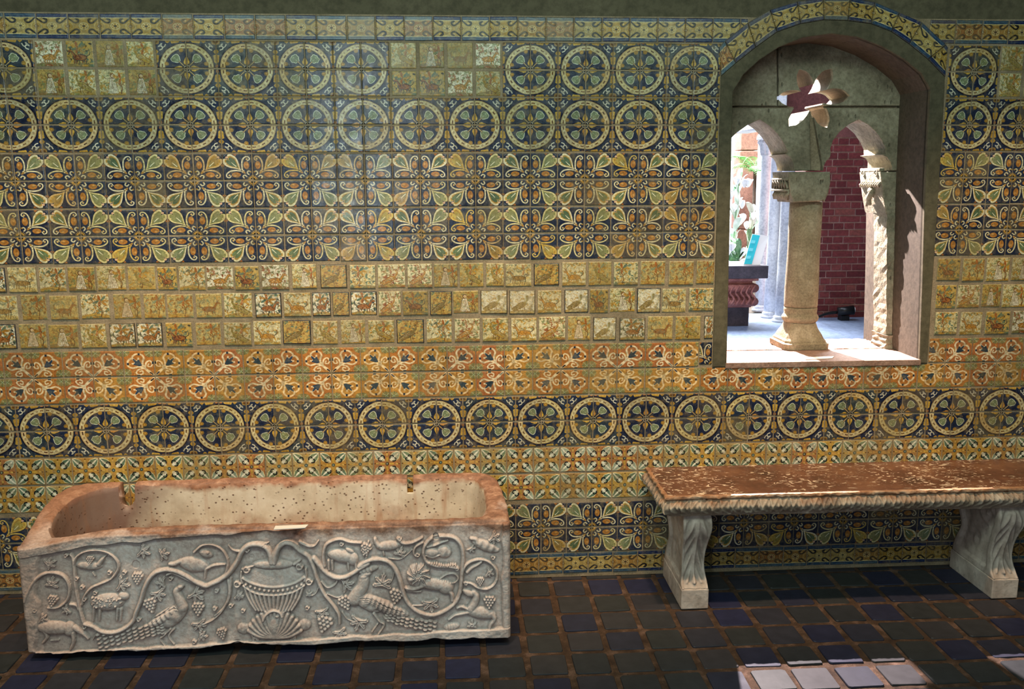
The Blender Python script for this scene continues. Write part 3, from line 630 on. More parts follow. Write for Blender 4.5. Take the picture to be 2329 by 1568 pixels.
# floor: brown grout bed with every tile laid in it
floor = empty('floor'); tag(floor, kind='structure')
nx, ny = 260, 100; gx = np.linspace(XL, XR, nx); gy = np.linspace(-6.2, .02, ny); GX, GY = np.meshgrid(gx, gy)
GZ = -.0055+.003*fbm(GX*22, GY*22, 3)
idx = np.arange(nx*ny).reshape(ny, nx)
fcs = np.stack([idx[:-1, :-1], idx[:-1, 1:], idx[1:, 1:], idx[1:, :-1]], -1).reshape(-1, 4)
mesh_obj('grout_bed', np.stack([GX, GY, GZ], -1).reshape(-1, 3), fcs.tolist(), M['grout'], floor, True)
def paver(seed):
    rs = np.random.RandomState(seed); ring = []
    h = .5
    for sx, sy in ((-1, -1), (1, -1), (1, 1), (-1, 1)):
        c = .07; pts = [(sx*h, sy*(h-c)), (sx*(h-c*.3), sy*(h-c*.3)), (sx*(h-c), sy*h)]
        if sx*sy > 0: pts = [(sx*h, sy*(h-c)), (sx*(h-c*.3), sy*(h-c*.3)), (sx*(h-c), sy*h)] 
        if (sx, sy) in ((-1, -1), (1, 1)): pts = pts
        else: pts = pts[::-1]
        ring += [(a+rs.uniform(-.016, .016), b+rs.uniform(-.016, .016)) for a, b in pts]
    n = len(ring); vs = [(a, b, -.02) for a, b in ring]+[(a, b, -.0035) for a, b in ring]+[(a*.972, b*.972, 0) for a, b in ring]
    fs = [(i, (i+1) % n, n+(i+1) % n, n+i) for i in range(n)]+[(n+i, n+(i+1) % n, 2*n+(i+1) % n, 2*n+i) for i in range(n)]+[tuple(range(2*n, 3*n))]
    me = bpy.data.meshes.new('paving_tile'); me.from_pydata(vs, [], fs); me.materials.append(M['floor_tile']); return me
PV = [paver(i) for i in range(6)]
g_, gx0, gy0 = .1777, .280, -.038
rest = bmesh.new()
for r in range(-1, 34):
    for c in range(-25, 34):
        x, y = gx0+g_*(c+.5), gy0-g_*(r+.5)
        if r == -1: continue
        if not (XL+.1 < x < XR-.1): continue
        sx = g_-.026+random.uniform(-.006, .003); 
        loc = (x+random.uniform(-.003, .003), y+random.uniform(-.002, .002), random.uniform(-.0015, .0015))
        rot = (random.gauss(0, .006), random.gauss(0, .006), random.gauss(0, .012))
        if r < 8 and -15 <= c < 19:
            o = bpy.data.objects.new('paving_tile', random.choice(PV)); COL.objects.link(o); o.parent = floor
            o.location = loc; o.rotation_euler = rot; o.scale = (sx, sx-.001, 1)
        else:
            m4 = Matrix.Translation(loc) @ Matrix.Rotation(rot[2], 4, 'Z') @ Matrix.Diagonal((sx, sx, 1, 1))
            n0 = len(rest.verts); rest.from_mesh(PV[(r+c) % 6]); rest.verts.ensure_lookup_table()
            bmesh.ops.transform(rest, matrix=m4, verts=rest.verts[n0:])
o = bm_obj('outer_paving', rest, M['floor_tile'], floor); o['kind'] = 'stuff'
for c in range(-15, 19):  # cut row against the wall
    x = gx0+g_*(c+.5)
    o = bpy.data.objects.new('paving_tile', PV[c % 6]); COL.objects.link(o); o.parent = floor; o.location = (x, -.015, -.001); o.scale = (g_-.022, .03, 1)

# ------------------------------------------------------------------ twin-arched stone window in the niche
win = empty('window_1', (1.8, .4, 1.1)); tag(win, kind='structure')
def block(name, px, y0=.29, y1=.54, mat='limestone', bev=.006, holes=()):
    o = prism(name, [pz(px, .29)]+[pz(h, .29)[::-1] for h in holes], y0, y1, M[mat], None, bev); o.parent = win; o.matrix_parent_inverse = Matrix.Translation((-1.8, -.4, -1.1)); return o
archL = [(1663, 388), (1662, 330), (1668, 318), (1676, 300), (1700, 283), (1728, 272), (1748, 284), (1762, 300), (1774, 318), (1783, 335), (1790, 352), (1791, 362), (1784, 364), (1798, 372), (1806, 382), (1808, 388)]
archL = [(1640, 388), (1645, 340), (1660, 318), (1676, 302), (1700, 285), (1728, 272), (1752, 288), (1770, 307), (1784, 328), (1791, 345), (1792, 349), (1786, 351), (1797, 358), (1803, 368), (1806, 380), (1806, 388)]
archR = [(1873, 388), (1874, 378), (1880, 366), (1888, 358), (1890, 350), (1889, 338), (1895, 320), (1910, 300), (1930, 284), (1953, 272), (1975, 284), (1992, 299), (2006, 320), (2014, 338), (2014, 350), (2005, 352), (2018, 358), (2026, 370), (2029, 382), (2029, 388)]
tl = block('tympanum_block', [(1640, 241), (1640, 170), (1690, 120), (1768, 80), (1768, 241)])
tr = block('tympanum_block', [(1771, 241), (1771, 78), (1800, 66), (1890, 60), (1980, 75), (2040, 110), (2085, 165), (2085, 241)])
bl = block('arch_block', [(1640, 246), (1842, 246), (1844, 388)]+archL[::-1])
br = block('arch_block', [(1848, 246), (2085, 246), (2080, 388)]+archR[::-1])
# six-petalled opening, cut right through
def petals():
    bm = bmesh.new(); C = at(1849, 222, .29); sc = 1/450.
    for (dx, dy, L, W, an) in ((-24, -40, 30, 18, 118), (27, -42, 31, 18, 58), (60, -3, 34, 18, 2), (26, 46, 30, 17, -62), (-36, 42, 34, 17, -128), (-56, 2, 34, 18, 178)):
        n = 18; a = math.radians(an); vs0, vs1 = [], []
        for i in range(n):
            t = 2*PI*i/n; u = math.cos(t)*L*(1.12 if abs(t) < .3 or abs(t-2*PI) < .3 else 1); v = math.sin(t)*W
            x = C[0]+(dx*.80+u*math.cos(a)-v*math.sin(a))*sc; z = C[2]+(-dy*.80+u*math.sin(a)+v*math.cos(a))*sc
            vs0.append(bm.verts.new((x, .24, z))); vs1.append(bm.verts.new((x, .60, z)))
        bm.faces.new(vs0[::-1]); bm.faces.new(vs1)
        for i in range(n): bm.faces.new((vs0[i], vs0[(i+1) % n], vs1[(i+1) % n], vs1[i]))
    g = bmesh.ops.create_cone(bm, cap_ends=True, segments=12, radius1=.066, radius2=.066, depth=.36, matrix=Matrix.Translation((C[0], .42, C[2])) @ Matrix.Rotation(PI/2, 4, 'X'))
    return bm_obj('cutter', bm)
joint = prism('joint_mortar', [pz([(1640, 386), (1640, 170), (1690, 122), (1770, 84), (1890, 64), (1980, 79), (2040, 113), (2085, 168), (2080, 386)]+[(x+(3 if x > 1953 else -3), y) for x, y in archR[::-1]]+[(x+(3 if x > 1728 else -3), y-3) for x, y in archL[::-1]], .29)], .315, .50, M['mortar']); wchild_ = joint
joint.parent = win; joint.matrix_parent_inverse = Matrix.Translation((-1.8, -.4, -1.1))
ct = petals()
for m_ in (tr, bl, br, joint):
    m = m_.modifiers.new('b', 'BOOLEAN'); m.operation = 'DIFFERENCE'; m.object = ct; m.solver = 'EXACT'; m.use_self = True
bpy.context.view_layer.update(); dg = bpy.context.evaluated_depsgraph_get()
for m_ in (tr, bl, br, joint):
    me = bpy.data.meshes.new_from_object(m_.evaluated_get(dg)); m_.modifiers.clear(); m_.data = me
rm(ct)
# capital over the middle column
capC = block('capital_block', [(1793, 391), (1888, 391), (1889, 415), (1884, 440), (1876, 458), (1805, 461), (1797, 440)], .285, .53, bev=.008)
def side_band(name, xf, y0, y1, z0, z1, style, parent):
    """carved band on the left side of a capital"""
    bm = bmesh.new()
    if style == 'chevron':
        n = 6
        for i in range(n):
            a, b = y0+(y1-y0)*i/n, y0+(y1-y0)*(i+1)/n; m = (a+b)/2
            tube_bm(bm, [(xf-.004, a, z0+.006), (xf-.010, m, z1-.006), (xf-.004, b, z0+.006)], .006, .006, 6)
        box_bm(bm, xf-.012, xf+.01, y0, y1, z1-.004, z1+.008, .002); box_bm(bm, xf-.012, xf+.01, y0, y1, z0-.010, z0+.002, .002)
    elif style == 'rope':
        n = 9
        for i in range(n):
            a = y0+(y1-y0)*i/n; tube_bm(bm, [(xf-.004, a, z1), (xf-.014, a+.012, (z0+z1)/2), (xf-.004, a+.022, z0)], .008, .006, 6)
    elif style == 'scroll':
        for k in (0, 1):
            c = y0+(y1-y0)*(.18+.64*k); pts = [(xf-.012, c+r*math.cos(t), (z0+z1)/2+r*math.sin(t)) for t, r in ((j*.7, .022*(1-j/16)) for j in range(13))]; tube_bm(bm, pts, .006, .003, 6)
        box_bm(bm, xf-.016, xf+.01, y0, y1, z1, z1+.018, .004, 2)
    else:  # bird with folded wing
        c = (y0+y1)/2; pts = smooth_pts([(xf-.006, c+.02, z0+.01), (xf-.022, c, (z0+z1)/2), (xf-.018, c-.02, z1-.02), (xf-.014, c-.005, z1-.005)], 4); tube_bm(bm, pts, .012, .02, 8)
        for j in range(4): tube_bm(bm, [(xf-.010, c+.045-.012*j, z0+.015*j), (xf-.018, c+.02-.012*j, (z0+z1)/2+.012*j)], .006, .004, 6)
    o = bm_obj(name, bm, M['limestone'], None, True); o.parent = parent; o.matrix_parent_inverse = parent.matrix_world.inverted() if parent is win else Matrix(); return o
XC = at(1795, 420, .29)[0]; XRc = at(2006, 440, .29)[0]
bpy.context.view_layer.update()
def wchild(o, p=None): o.parent = win; o.matrix_parent_inverse = Matrix.Translation((-1.8, -.4, -1.1)); return o
wchild(side_band('capital_carving', XC, .30, .52, 1.935, 1.985, 'chevron', win)); 
wchild(side_band('capital_carving', XC+.012, .30, .52, 1.885, 1.925, 'rope', win))
# right-hand capital and pier
capR = block('capital_block', [(2003, 391), (2060, 391), (2056, 440), (2052, 487), (2016, 487), (2008, 440)], .29, .54, bev=.006)
for a in (('scroll', 2.005, 2.025), ('rope', 1.945, 1.970), ('bird', 1.845, 1.935)):
    wchild(side_band('capital_carving', XRc+(.0 if a[0] != 'bird' else .012), .30, .53, a[1], a[2], a[0], win))
def rough_col(name, x0f, x1f, y0, y1, z0, z1, mat, nz=26, amp=.006, seed=1):
    bm = bmesh.new(); rs = np.random.RandomState(seed); rings = []
    per = [(0, 0), (.33, 0), (.66, 0), (1, 0), (1, .25), (1, .5), (1, .75), (1, 1), (.66, 1), (.33, 1), (0, 1), (0, .75), (0, .5), (0, .25)]
    for i in range(nz):
        t = i/(nz-1); z = z0+(z1-z0)*t; a, b = x0f(t), x1f(t)
        rings.append([bm.verts.new((a+(b-a)*u+rs.uniform(-amp, amp), y0+(y1-y0)*v+rs.uniform(-amp, amp), z)) for u, v in per])
    n = len(per)
    for i in range(nz-1):
        for k in range(n): bm.faces.new((rings[i][k], rings[i][(k+1) % n], rings[i+1][(k+1) % n], rings[i+1][k]))
    bm.faces.new(rings[0][::-1]); bm.faces.new(rings[-1])
    return wchild(bm_obj(name, bm, M[mat], None))
rough_col('pier', lambda t: 2.278-.045*t, lambda t: 2.40, .29, .44, 1.175, 1.848, 'limestone', amp=.0035)
rough_col('pier_foot', lambda t: 2.274, lambda t: 2.40, .28, .45, 1.10, 1.172, 'limestone', 6)
rough_col('pier', lambda t: 1.23, lambda t: 1.325, .29, .44, 1.10, 1.848, 'limestone', seed=3)
# the middle column: shaft, broken ring, moulded base
cx_, cy_ = 1.850, .405
prof = [(.086, 1.318)]+[(.0865-.0045*t+.0015*math.sin(9*t), 1.318+.55*t) for t in np.linspace(.02, 1, 14)]+[(.078, 1.872)]
wchild(lathe('column_shaft', prof, cx_, cy_, M['limestone_column'], None, 40, .012))
wchild(lathe('column_base', [(.082, 1.235), (.088, 1.24), (.094, 1.25), (.096, 1.262), (.090, 1.272), (.084, 1.28), (.086, 1.30), (.087, 1.312), (.083, 1.316)], cx_, cy_, M['limestone_column'], None, 40, .01))
bm = bmesh.new(); rings = []
for r, sq, z in ((.122, 1, 1.101), (.124, 1, 1.13), (.112, 1, 1.136), (.112, .95, 1.145), (.104, .9, 1.155), (.098, .8, 1.175), (.086, .5, 1.205), (.080, .2, 1.235)):
    ring = []
    for k in range(32):
        a = 2*PI*(k+.5)/32; c, s_ = math.cos(a), math.sin(a); q = 1/max(abs(c), abs(s_)); rr = r*(1+(min(q, 1.36)-1)*sq)
        ring.append(bm.verts.new((cx_+rr*c, cy_+rr*s_, z)))
    rings.append(ring)
for i in range(len(rings)-1):
    for k in range(32): bm.faces.new((rings[i][k], rings[i][(k+1) % 32], rings[i+1][(k+1) % 32], rings[i+1][k]))
bm.faces.new(rings[0][::-1]); bm.faces.new(rings[-1])
wchild(bm_obj('column_plinth', bm, M['limestone_column'], None))
# sill: front slab and two pitted slabs behind
wchild(box('sill_slab', 1.325, 2.318, -.009, .30, 1.07, 1.099, M['pink_stone'], None, .003, 2))
for a, b in ((1.25, 1.80), (1.803, 2.40)):
    nx_, ny_ = 60, 34; X, Y = np.meshgrid(np.linspace(a, b, nx_), np.linspace(.303, .615, ny_))
    Zs = 1.099+.006*np.clip(fbm(X*26, Y*26, 8), -1, .3)+.003*fbm(X*70, Y*70, 4); Zs[0] = Zs[-1] = 1.06; Zs[:, 0] = Zs[:, -1] = 1.06
    idx = np.arange(nx_*ny_).reshape(ny_, nx_); f_ = np.stack([idx[:-1, :-1], idx[:-1, 1:], idx[1:, 1:], idx[1:, :-1]], -1).reshape(-1, 4)
    wchild(mesh_obj('sill_slab', np.stack([X, Y, Zs], -1).reshape(-1, 3), f_.tolist(), M['pink_stone'], None, True))
def card(name, pts, z, mat, label, thick=.003):
    bm = bmesh.new(); a = [bm.verts.new((*p, z)) for p in pts]; b = [bm.verts.new((*p, z+thick)) for p in pts]
    bm.faces.new(a[::-1]); bm.faces.new(b)
    for i in range(4): bm.faces.new((a[i], a[(i+1) % 4], b[(i+1) % 4], b[i]))
    root = empty(name, (pts[0][0], pts[0][1], z)); tag(root, label, 'label'); o = bm_obj('card', bm, M[mat]); o.parent = root; o.matrix_parent_inverse = Matrix.Translation((-pts[0][0], -pts[0][1], -z)); return root
def child_of(o, root):
    o.parent = root; o.matrix_parent_inverse = Matrix.Translation(-root.location); return o
q = [atz(x, y, 1.102)[:2] for x, y in ((1832, 818), (1893, 815), (1897, 811), (1829, 813))]
lb = card('label_strip', q, 1.1, 'white_card', 'thin white label strip lying on the stone window sill below the column')
c0 = atz(1888, 813.5, 1.104); child_of(box('printed_mark', c0[0]-.004, c0[0]+.004, c0[1]-.003, c0[1]+.003, 1.103, 1.1035, M['red_ink']), lb)

# ------------------------------------------------------------------ passage and courtyard beyond
FZ = .5
fl = box('floor_passage', -1, 6.2, .62, 5.6, FZ-.1, FZ, M['slab_floor']); tag(fl, kind='structure')
for k in range(4):
    bm = bmesh.new(); box_bm(bm, 1.2+1.15*k, 1.2+1.15*k+1.142, 1.6, 5.55, FZ, FZ+.006, .003); o = bm_obj('floor_slab', bm, M['slab_floor']); o.parent = fl
bw = box('wall_passage', 3.72, 5.6, 5.2, 5.5, FZ, 3.6, M['brick_mortar']); tag(bw, kind='structure')
o = box('plaster_band', 3.70, 5.6, 5.18, 5.21, 2.425, 3.6, M['red_plaster'], bw); box('plaster_band', 3.46, 3.70, 5.18, 5.5, 2.62, 3.6, M['red_plaster'], bw)
bmB = [];
for hl in (.215, .10):
    bm = bmesh.new(); box_bm(bm, -hl/2, hl/2, 0, .03, 0, .059, .003); me = bpy.data.meshes.new('brick'); bm.to_mesh(me); bm.free(); me.materials.append(M['brick']); bmB.append((hl, me))
ch = .0738
for r in range(26):
    x = 3.72+(.0 if r % 2 else .06); z = FZ+.004+r*ch; k = r % 3
    while x < 4.93:
        hl, me = bmB[1 if (k % 4 == 3 or (r % 2 and k % 3 == 1)) else 0]; k += 1
        o = bpy.data.objects.new('brick', me); COL.objects.link(o); o.parent = bw
        o.location = (x+hl/2, 5.182+random.uniform(-.003, .003), z+random.uniform(-.001, .001)); x += hl+.014
# slim marble columns
def marble_column(px, py_base, r, ztop, Y, label, cap):
    p = at(px, py_base, Y); root = empty('marble_column', (p[0], p[1], FZ)); tag(root, label, 'column')
    child_of(lathe('shaft', [(r*1.02, FZ+.06), (r, FZ+.5), (r*.92, ztop-.02), (r*1.08, ztop-.012), (r*1.08, ztop)], p[0], p[1], M['marble_cool'], None, 28), root)
    child_of(lathe('base', [(r*1.5, FZ), (r*1.5, FZ+.03), (r*1.15, FZ+.045), (r*1.3, FZ+.06), (r*1.02, FZ+.075)], p[0], p[1], M['marble_cool'], None, 28), root)
    bm = bmesh.new()
    if cap == 'leaf':
        for k in range(8):
            a = k*PI/4; tube_bm(bm, [(p[0]+r*.9*math.cos(a), p[1]+r*.9*math.sin(a), ztop), (p[0]+r*1.15*math.cos(a), p[1]+r*1.15*math.sin(a), ztop+.09), (p[0]+r*1.7*math.cos(a), p[1]+r*1.7*math.sin(a), ztop+.15), (p[0]+r*1.75*math.cos(a), p[1]+r*1.75*math.sin(a), ztop+.12)], r*.36, r*.22, 7)
        box_bm(bm, p[0]-r*1.6, p[0]+r*1.6, p[1]-r*1.6, p[1]+r*1.6, ztop+.16, ztop+.20, .006)
    g = bmesh.ops.create_cone(bm, cap_ends=True, segments=24, radius1=r*1.0, radius2=r*1.45, depth=.16, matrix=Matrix.Translation((p[0], p[1], ztop+.08)))
    box_bm(bm, p[0]-r*1.5, p[0]+r*1.5, p[1]-r*1.5, p[1]+r*1.5, ztop+.155, ztop+.22, .008)
    child_of(bm_obj('capital', bm, M['marble_cool']), root); return p
Yc = 5.0
marble_column(1777, 728, .068, 2.22, 4.95, 'violet-grey marble column nearest the window, half hidden by the middle column', 'plain')
marble_column(1750, 724, .064, 2.24, 5.25, 'blue-white marble column behind the information board', 'plain')
marble_column(1727, 715, .058, 2.26, 5.75, 'brightest marble column with leafy capital, farthest back in the left arch', 'leaf')
# impost and lintel over the columns
pI = at(1757, 310, 5.2); tag(box('trim_1', pI[0]-.22, 3.34, 4.8, 6.0, 2.50, 3.6, M['marble_cool'], None, .01), kind='structure')
# table of stone slab on carved block
tY = 4.62
root = empty('stone_table', (2.9, tY+.2, FZ)); tag(root, 'dark stone slab table on a carved red block, seen through the left arch', 'table')
child_of(box('table_slab', 2.45, 3.165, tY, tY+.55, 1.003, 1.132, M['dark_stone'], None, .006, 2), root)
bm = bmesh.new(); box_bm(bm, 2.55, 3.03, tY+.06, tY+.45, .70, .985, .012, 2)
for z in (.76, .90):
    tube_bm(bm, [(2.53, tY+.05, z), (3.06, tY+.05, z)], .045, .045, 10); tube_bm(bm, [(3.05, tY+.05, z), (3.05, tY+.46, z)], .045, .045, 10)
for k in range(9):
    x = 2.57+.055*k; tube_bm(bm, smooth_pts([(x, tY+.01, .735), (x+.03, tY-.005, .80), (x-.01, tY, .86), (x+.03, tY+.005, .93)], 3), .014, .008, 6)
child_of(bm_obj('carved_block', bm, M['red_stone'], None, True), root)
child_of(box('block_top', 2.60, 3.08, tY+.03, tY+.46, .975, 1.003, M['red_stone'], None, .005), root)
child_of(box('table_plinth', 2.50, 3.01, tY+.08, tY+.42, FZ, .70, M['dark_stone'], None, .004), root)
# information board leaning on the table
def quad3(name, P, mat, th=.012, root=None):
    P = [Vector(p) for p in P]; n = (P[1]-P[0]).cross(P[3]-P[0]).normalized()*th
    bm = bmesh.new(); a = [bm.verts.new(p) for p in P]; b = [bm.verts.new(p-n) for p in P]; bm.faces.new(a); bm.faces.new(b[::-1])
    for i in range(4): bm.faces.new((a[i], b[i], b[(i+1) % 4], a[(i+1) % 4]))
    o = bm_obj(name, bm, M[mat]); return child_of(o, root) if root else o
B0, B1, B2, B3 = at(1691, 597, 4.70), at(1729, 597, 4.68), at(1748, 537, 4.80), at(1711, 532, 4.82)
B0[2] = 1.134; B1[2] = 1.134
broot = empty('information_board', tuple(B0)); tag(broot, 'white board with a cyan printed panel standing on the dark table beyond the arch', 'sign')
quad3('board', (B0, B1, B2, B3), 'white_card', .012, broot)
bl_ = lambda u, v: (B0*(1-u)+B1*u)*(1-v)+(B3*(1-u)+B2*u)*v+np.array([0, -.003, 0])
quad3('printed_panel', (bl_(.02, .03), bl_(.48, .03), bl_(.48, .98), bl_(.02, .98)), 'cyan_print', .002, broot)
for v in (.2, .45, .7): 
    P_ = [p+np.array([0, -.003, 0]) for p in (bl_(.05, v), bl_(.30, v), bl_(.30, v+.1), bl_(.05, v+.1))]; quad3('printed_patch', P_, 'cyan_print_light', .001, broot)
# black floor spotlight at the foot of the brick wall
p0 = at(1925, 703, 5.0); sr = empty('floor_spotlight', (p0[0], p0[1], FZ)); tag(sr, 'black floor spotlight with a cable at the foot of the red brick wall', 'lamp')
bm = bmesh.new(); tube_bm(bm, [(p0[0]-.10, p0[1]-.02, FZ+.10), (p0[0]+.06, p0[1]-.05, FZ+.12)], .045, .05, 14); child_of(bm_obj('lamp_head', bm, M['black_metal'], None, True), sr)
bm = bmesh.new(); tube_bm(bm, [(p0[0]+.062, p0[1]-.052, FZ+.12), (p0[0]+.070, p0[1]-.054, FZ+.12)], .03, .03, 14); child_of(bm_obj('lens', bm, M['lens_white'], None, True), sr)
bm = bmesh.new(); tube_bm(bm, smooth_pts([(p0[0]-.10, p0[1], FZ+.09), (p0[0]-.22, p0[1], FZ+.075), (p0[0]-.36, p0[1]-.02, FZ+.03), (p0[0]-.5, p0[1], FZ+.015)], 5), .016, .012, 8); child_of(bm_obj('cable', bm, M['black_metal'], None, True), sr)
child_of(box('lamp_foot', p0[0]-.07, p0[0]+.02, p0[1]-.05, p0[1]+.05, FZ, FZ+.06, M['black_metal'], None, .004), sr)
# garden
gd = box('floor_garden', -.5, 6.2, 5.6, 9.5, FZ-.12, FZ-.02, M['soil']); tag(gd, kind='structure')
tag(box('wall_courtyard', -1.0, 6.2, 9.5, 9.7, FZ-.1, 4.2, M['far_wall']), kind='structure')
a_, b_ = at(1681, 400, 8.2), at(1722, 400, 8.2); pr = empty('stone_pier', (a_[0], 8.2, FZ)); tag(pr, 'pinkish brown stone pier rising behind the fern, seen through the left arch', 'pier')
for i, (z0, z1) in enumerate(((FZ-.02, 1.3), (1.305, 2.38), (2.385, 3.9))): child_of(box('pier_stone', a_[0]+.005*i, b_[0], 8.2, 8.5, z0, z1, M['pier_pink'], None, .012, 2), pr)
def leaf_mesh(L, W, bend, mat, name='leaf'):
    n = 7; vs, fs = [], []
    for i in range(n+1):
        t = i/n; w = W*math.sin(PI*min(1, t*.93+.04))**.8*.5; z = bend*math.sin(t*1.9)*L; y = L*t*math.cos(bend*t)
        vs += [(-w, y, z-.15*w), (0, y, z), (w, y, z-.15*w)]
    for i in range(n):
        a = i*3; fs += [(a, a+1, a+4, a+3), (a+1, a+2, a+5, a+4)]
    me = bpy.data.meshes.new(name); me.from_pydata(vs, [], fs); me.materials.append(M[mat]); return me
LM = {m: leaf_mesh(.21, .075, .6, m) for m in ('leaf', 'pale_leaf')}; PM = leaf_mesh(.10, .075, .6, 'petal', 'petal')
def broad_plant(name, px, Y, ztip, n, mat, label, petals_=0, rs=3, lean=.3):
    R = random.Random(rs); p = at(px, 600, Y); root = empty(name, (p[0], p[1], FZ-.02)); tag(root, label, 'plant'); H_ = ztip-FZ
    st = smooth_pts([(p[0], p[1], FZ-.02), (p[0]+.02, p[1], FZ+H_*.5), (p[0]+lean*.2, p[1], ztip)], 6)
    bm = bmesh.new(); tube_bm(bm, st, .012, .006, 6); child_of(bm_obj('stem', bm, M['leaf'], None, True), root)
    for i in range(n):
        t = .12+.85*i/n; q = st[int(t*(len(st)-1))]; o = bpy.data.objects.new('leaf', LM[mat if R.random() < .75 else 'leaf']); COL.objects.link(o)
        o.location = Vector(q)-root.location; o.rotation_euler = (R.uniform(.1, .9), 0, R.uniform(0, 6.28)); s_ = R.uniform(.6, 1.15); o.scale = (s_,)*3; o.parent = root
    for i in range(petals_):
        q = st[int((.4+.6*R.random())*(len(st)-1))]; a0 = R.random()*6; c = Vector(q)-root.location+Vector((R.uniform(-.14, .14), R.uniform(-.1, .1), R.uniform(-.05, .05)))
        for k in range(5):
            o = bpy.data.objects.new('petal', PM); COL.objects.link(o); o.location = c; o.rotation_euler = (R.uniform(.3, 1.1), 0, a0+k*1.256); o.parent = root
    return root
broad_plant('white_orchid', 1662, 6.0, 2.0, 34, 'pale_leaf', 'tall white flowering plant at the left edge of the left arch', 14, 2)
broad_plant('broadleaf_plant', 1697, 6.7, 1.6, 34, 'pale_leaf', 'pale broad-leaved plant just below the hanging fern fronds', 6, 5)
broad_plant('leafy_plant', 1668, 5.55, 1.25, 34, 'leaf', 'low green leafy plant directly behind the information board', 3, 9)
broad_plant('leafy_shrub', 1636, 8.95, 2.35, 26, 'pale_leaf', 'yellow-green shrub reaching up beside the pinkish pier', 0, 12)
broad_plant('leafy_shrub', 1738, 8.4, 1.35, 24, 'leaf', 'small dim shrub between the marble columns', 0, 15)
# fern with arching fronds
p = at(1708, 600, 7.6); fr = empty('tree_fern', (p[0], p[1], FZ-.02)); tag(fr, 'green fern with arching feathery fronds in front of the pinkish pier', 'plant')
bm = bmesh.new(); tube_bm(bm, [(0, 0, 0), (.01, 0, .9), (0, 0, 1.62)], .03, .022, 8); o = bm_obj('trunk', bm, M['soil'], None, True); o.parent = fr
bm = bmesh.new(); mid = smooth_pts([(0, 0, 0), (0, .16, .12), (0, .33, .13), (0, .48, .02)], 8)
tube_bm(bm, mid, .004, .002, 5)
for i in range(2, len(mid)-1):
    t = i/len(mid); L = .13*math.sin(PI*min(1, t*.85+.15))+.02
    for s_ in (-1, 1):
        a = Vector(mid[i]); v = [bm.verts.new(a), bm.verts.new(a+Vector((s_*L*.5, .012, .004))), bm.verts.new(a+Vector((s_*L, .035, -.02))), bm.verts.new(a+Vector((s_*L*.5, -.008, .004)))]; bm.faces.new(v)
me = bpy.data.meshes.new('frond'); bm.to_mesh(me); bm.free(); me.materials.append(M['fern'])
for k in range(11):
    o = bpy.data.objects.new('frond', me); COL.objects.link(o); o.parent = fr; o.location = (0, 0, 1.60); o.rotation_euler = (random.uniform(-.35, .35), 0, k*2*PI/11+.2)

# ------------------------------------------------------------------ carved sarcophagus
SX0, SX1, SY0 = -1.815, .220, -.655
sar = empty('sarcophagus', (-.8, -.34, 0)); tag(sar, 'weathered marble basin with carved vines, peacocks and urn on its front, against the tiled wall', 'sarcophagus')
def zrim(x, y):
    z = .562+.020*(y+.65)/.6
    d = math.hypot((x+1.815)/.28, (y+.655)/.22); return z-.05*math.exp(-d*d)-.0
outer = [(-1.815, -.645), (-1.822, -.56), (-1.832, -.44), (-1.842, -.32), (-1.845, -.20), (-1.82, -.115), (-1.76, -.07), (-1.64, -.058), (-1.35, -.052), (-.8, -.05), (-.05, -.05), (.09, -.052), (.155, -.075), (.19, -.14), (.207, -.26), (.218, -.4), (.22, -.55), (.22, -.645)]
inner = [(-1.56, -.592), (-1.66, -.575), (-1.73, -.51), (-1.752, -.42), (-1.750, -.32), (-1.725, -.235), (-1.68, -.17), (-1.60, -.125), (-1.45, -.112), (-.8, -.112), (-.1, -.112), (.05, -.120), (.095, -.165), (.118, -.27), (.124, -.40), (.115, -.52), (.07, -.585), (-.1, -.594), (-.8, -.594)]
def dense(poly, step=.012):
    out = []; n = len(poly)
    for i in range(n):
        a, b = np.array(poly[i]), np.array(poly[(i+1) % n]); m = max(1, int(np.linalg.norm(b-a)/step))
        for k in range(m): out.append(tuple(a+(b-a)*k/m))
    return out
IN = [tuple(p) for p in smooth_pts(inner, 6, True)]; OUT = dense(outer)
def hit(p):
    sx = min(max(p[0], -1.40), -.16); c = np.array([sx, -.365]); d = np.array(p)-c; best = None
    for i in range(len(IN)):
        a, b = np.array(IN[i]), np.array(IN[(i+1) % len(IN)]); e = b-a; den = d[0]*e[1]-d[1]*e[0]
        if abs(den) < 1e-12: continue
        w = a-c; t = (w[0]*e[1]-w[1]*e[0])/den; s_ = (w[0]*d[1]-w[1]*d[0])/den
        if t > 0 and -1e-6 <= s_ <= 1+1e-6 and (best is None or t < best): best = t
    return c, c+d*(best or .7)
rings = []
pairs = [(np.array(p), *hit(p)) for p in OUT]
n = len(pairs)
def ring(fn):
    rings.append([fn(i, p, c, q) for i, (p, c, q) in enumerate(pairs)])
nz_ = lambda i, z, a: a*float(fbm(np.array(i*.23), np.array(z*19.+3), 21, 3))
def unit(v): return v/(np.linalg.norm(v)+1e-9)
for z in (.036, .05, .12, .2, .28, .36, .44, .50):
    ring(lambda i, p, c, q, z=z: (*(p-unit(p-c)*(.012 if z < .04 else 0)+unit(p-c)*nz_(i, z, .005)), z+(.012*abs(fbm(np.array(i*.3), np.array(1.), 9)) if z < .06 else 0)))
for t, dz in ((0, -.022), (.02, -.008), (.10, 0), (.25, .004), (.45, .004), (.65, .003), (.85, -.001), (.96, -.007)):
    ring(lambda i, p, c, q, t=t, dz=dz: (*(p+(q-p)*t+unit(p-c)*nz_(i, t, .004 if t < .1 else .0)), zrim(*p)+dz+.007*float(fbm(np.array(i*.21), np.array(t*5), 31, 3))))
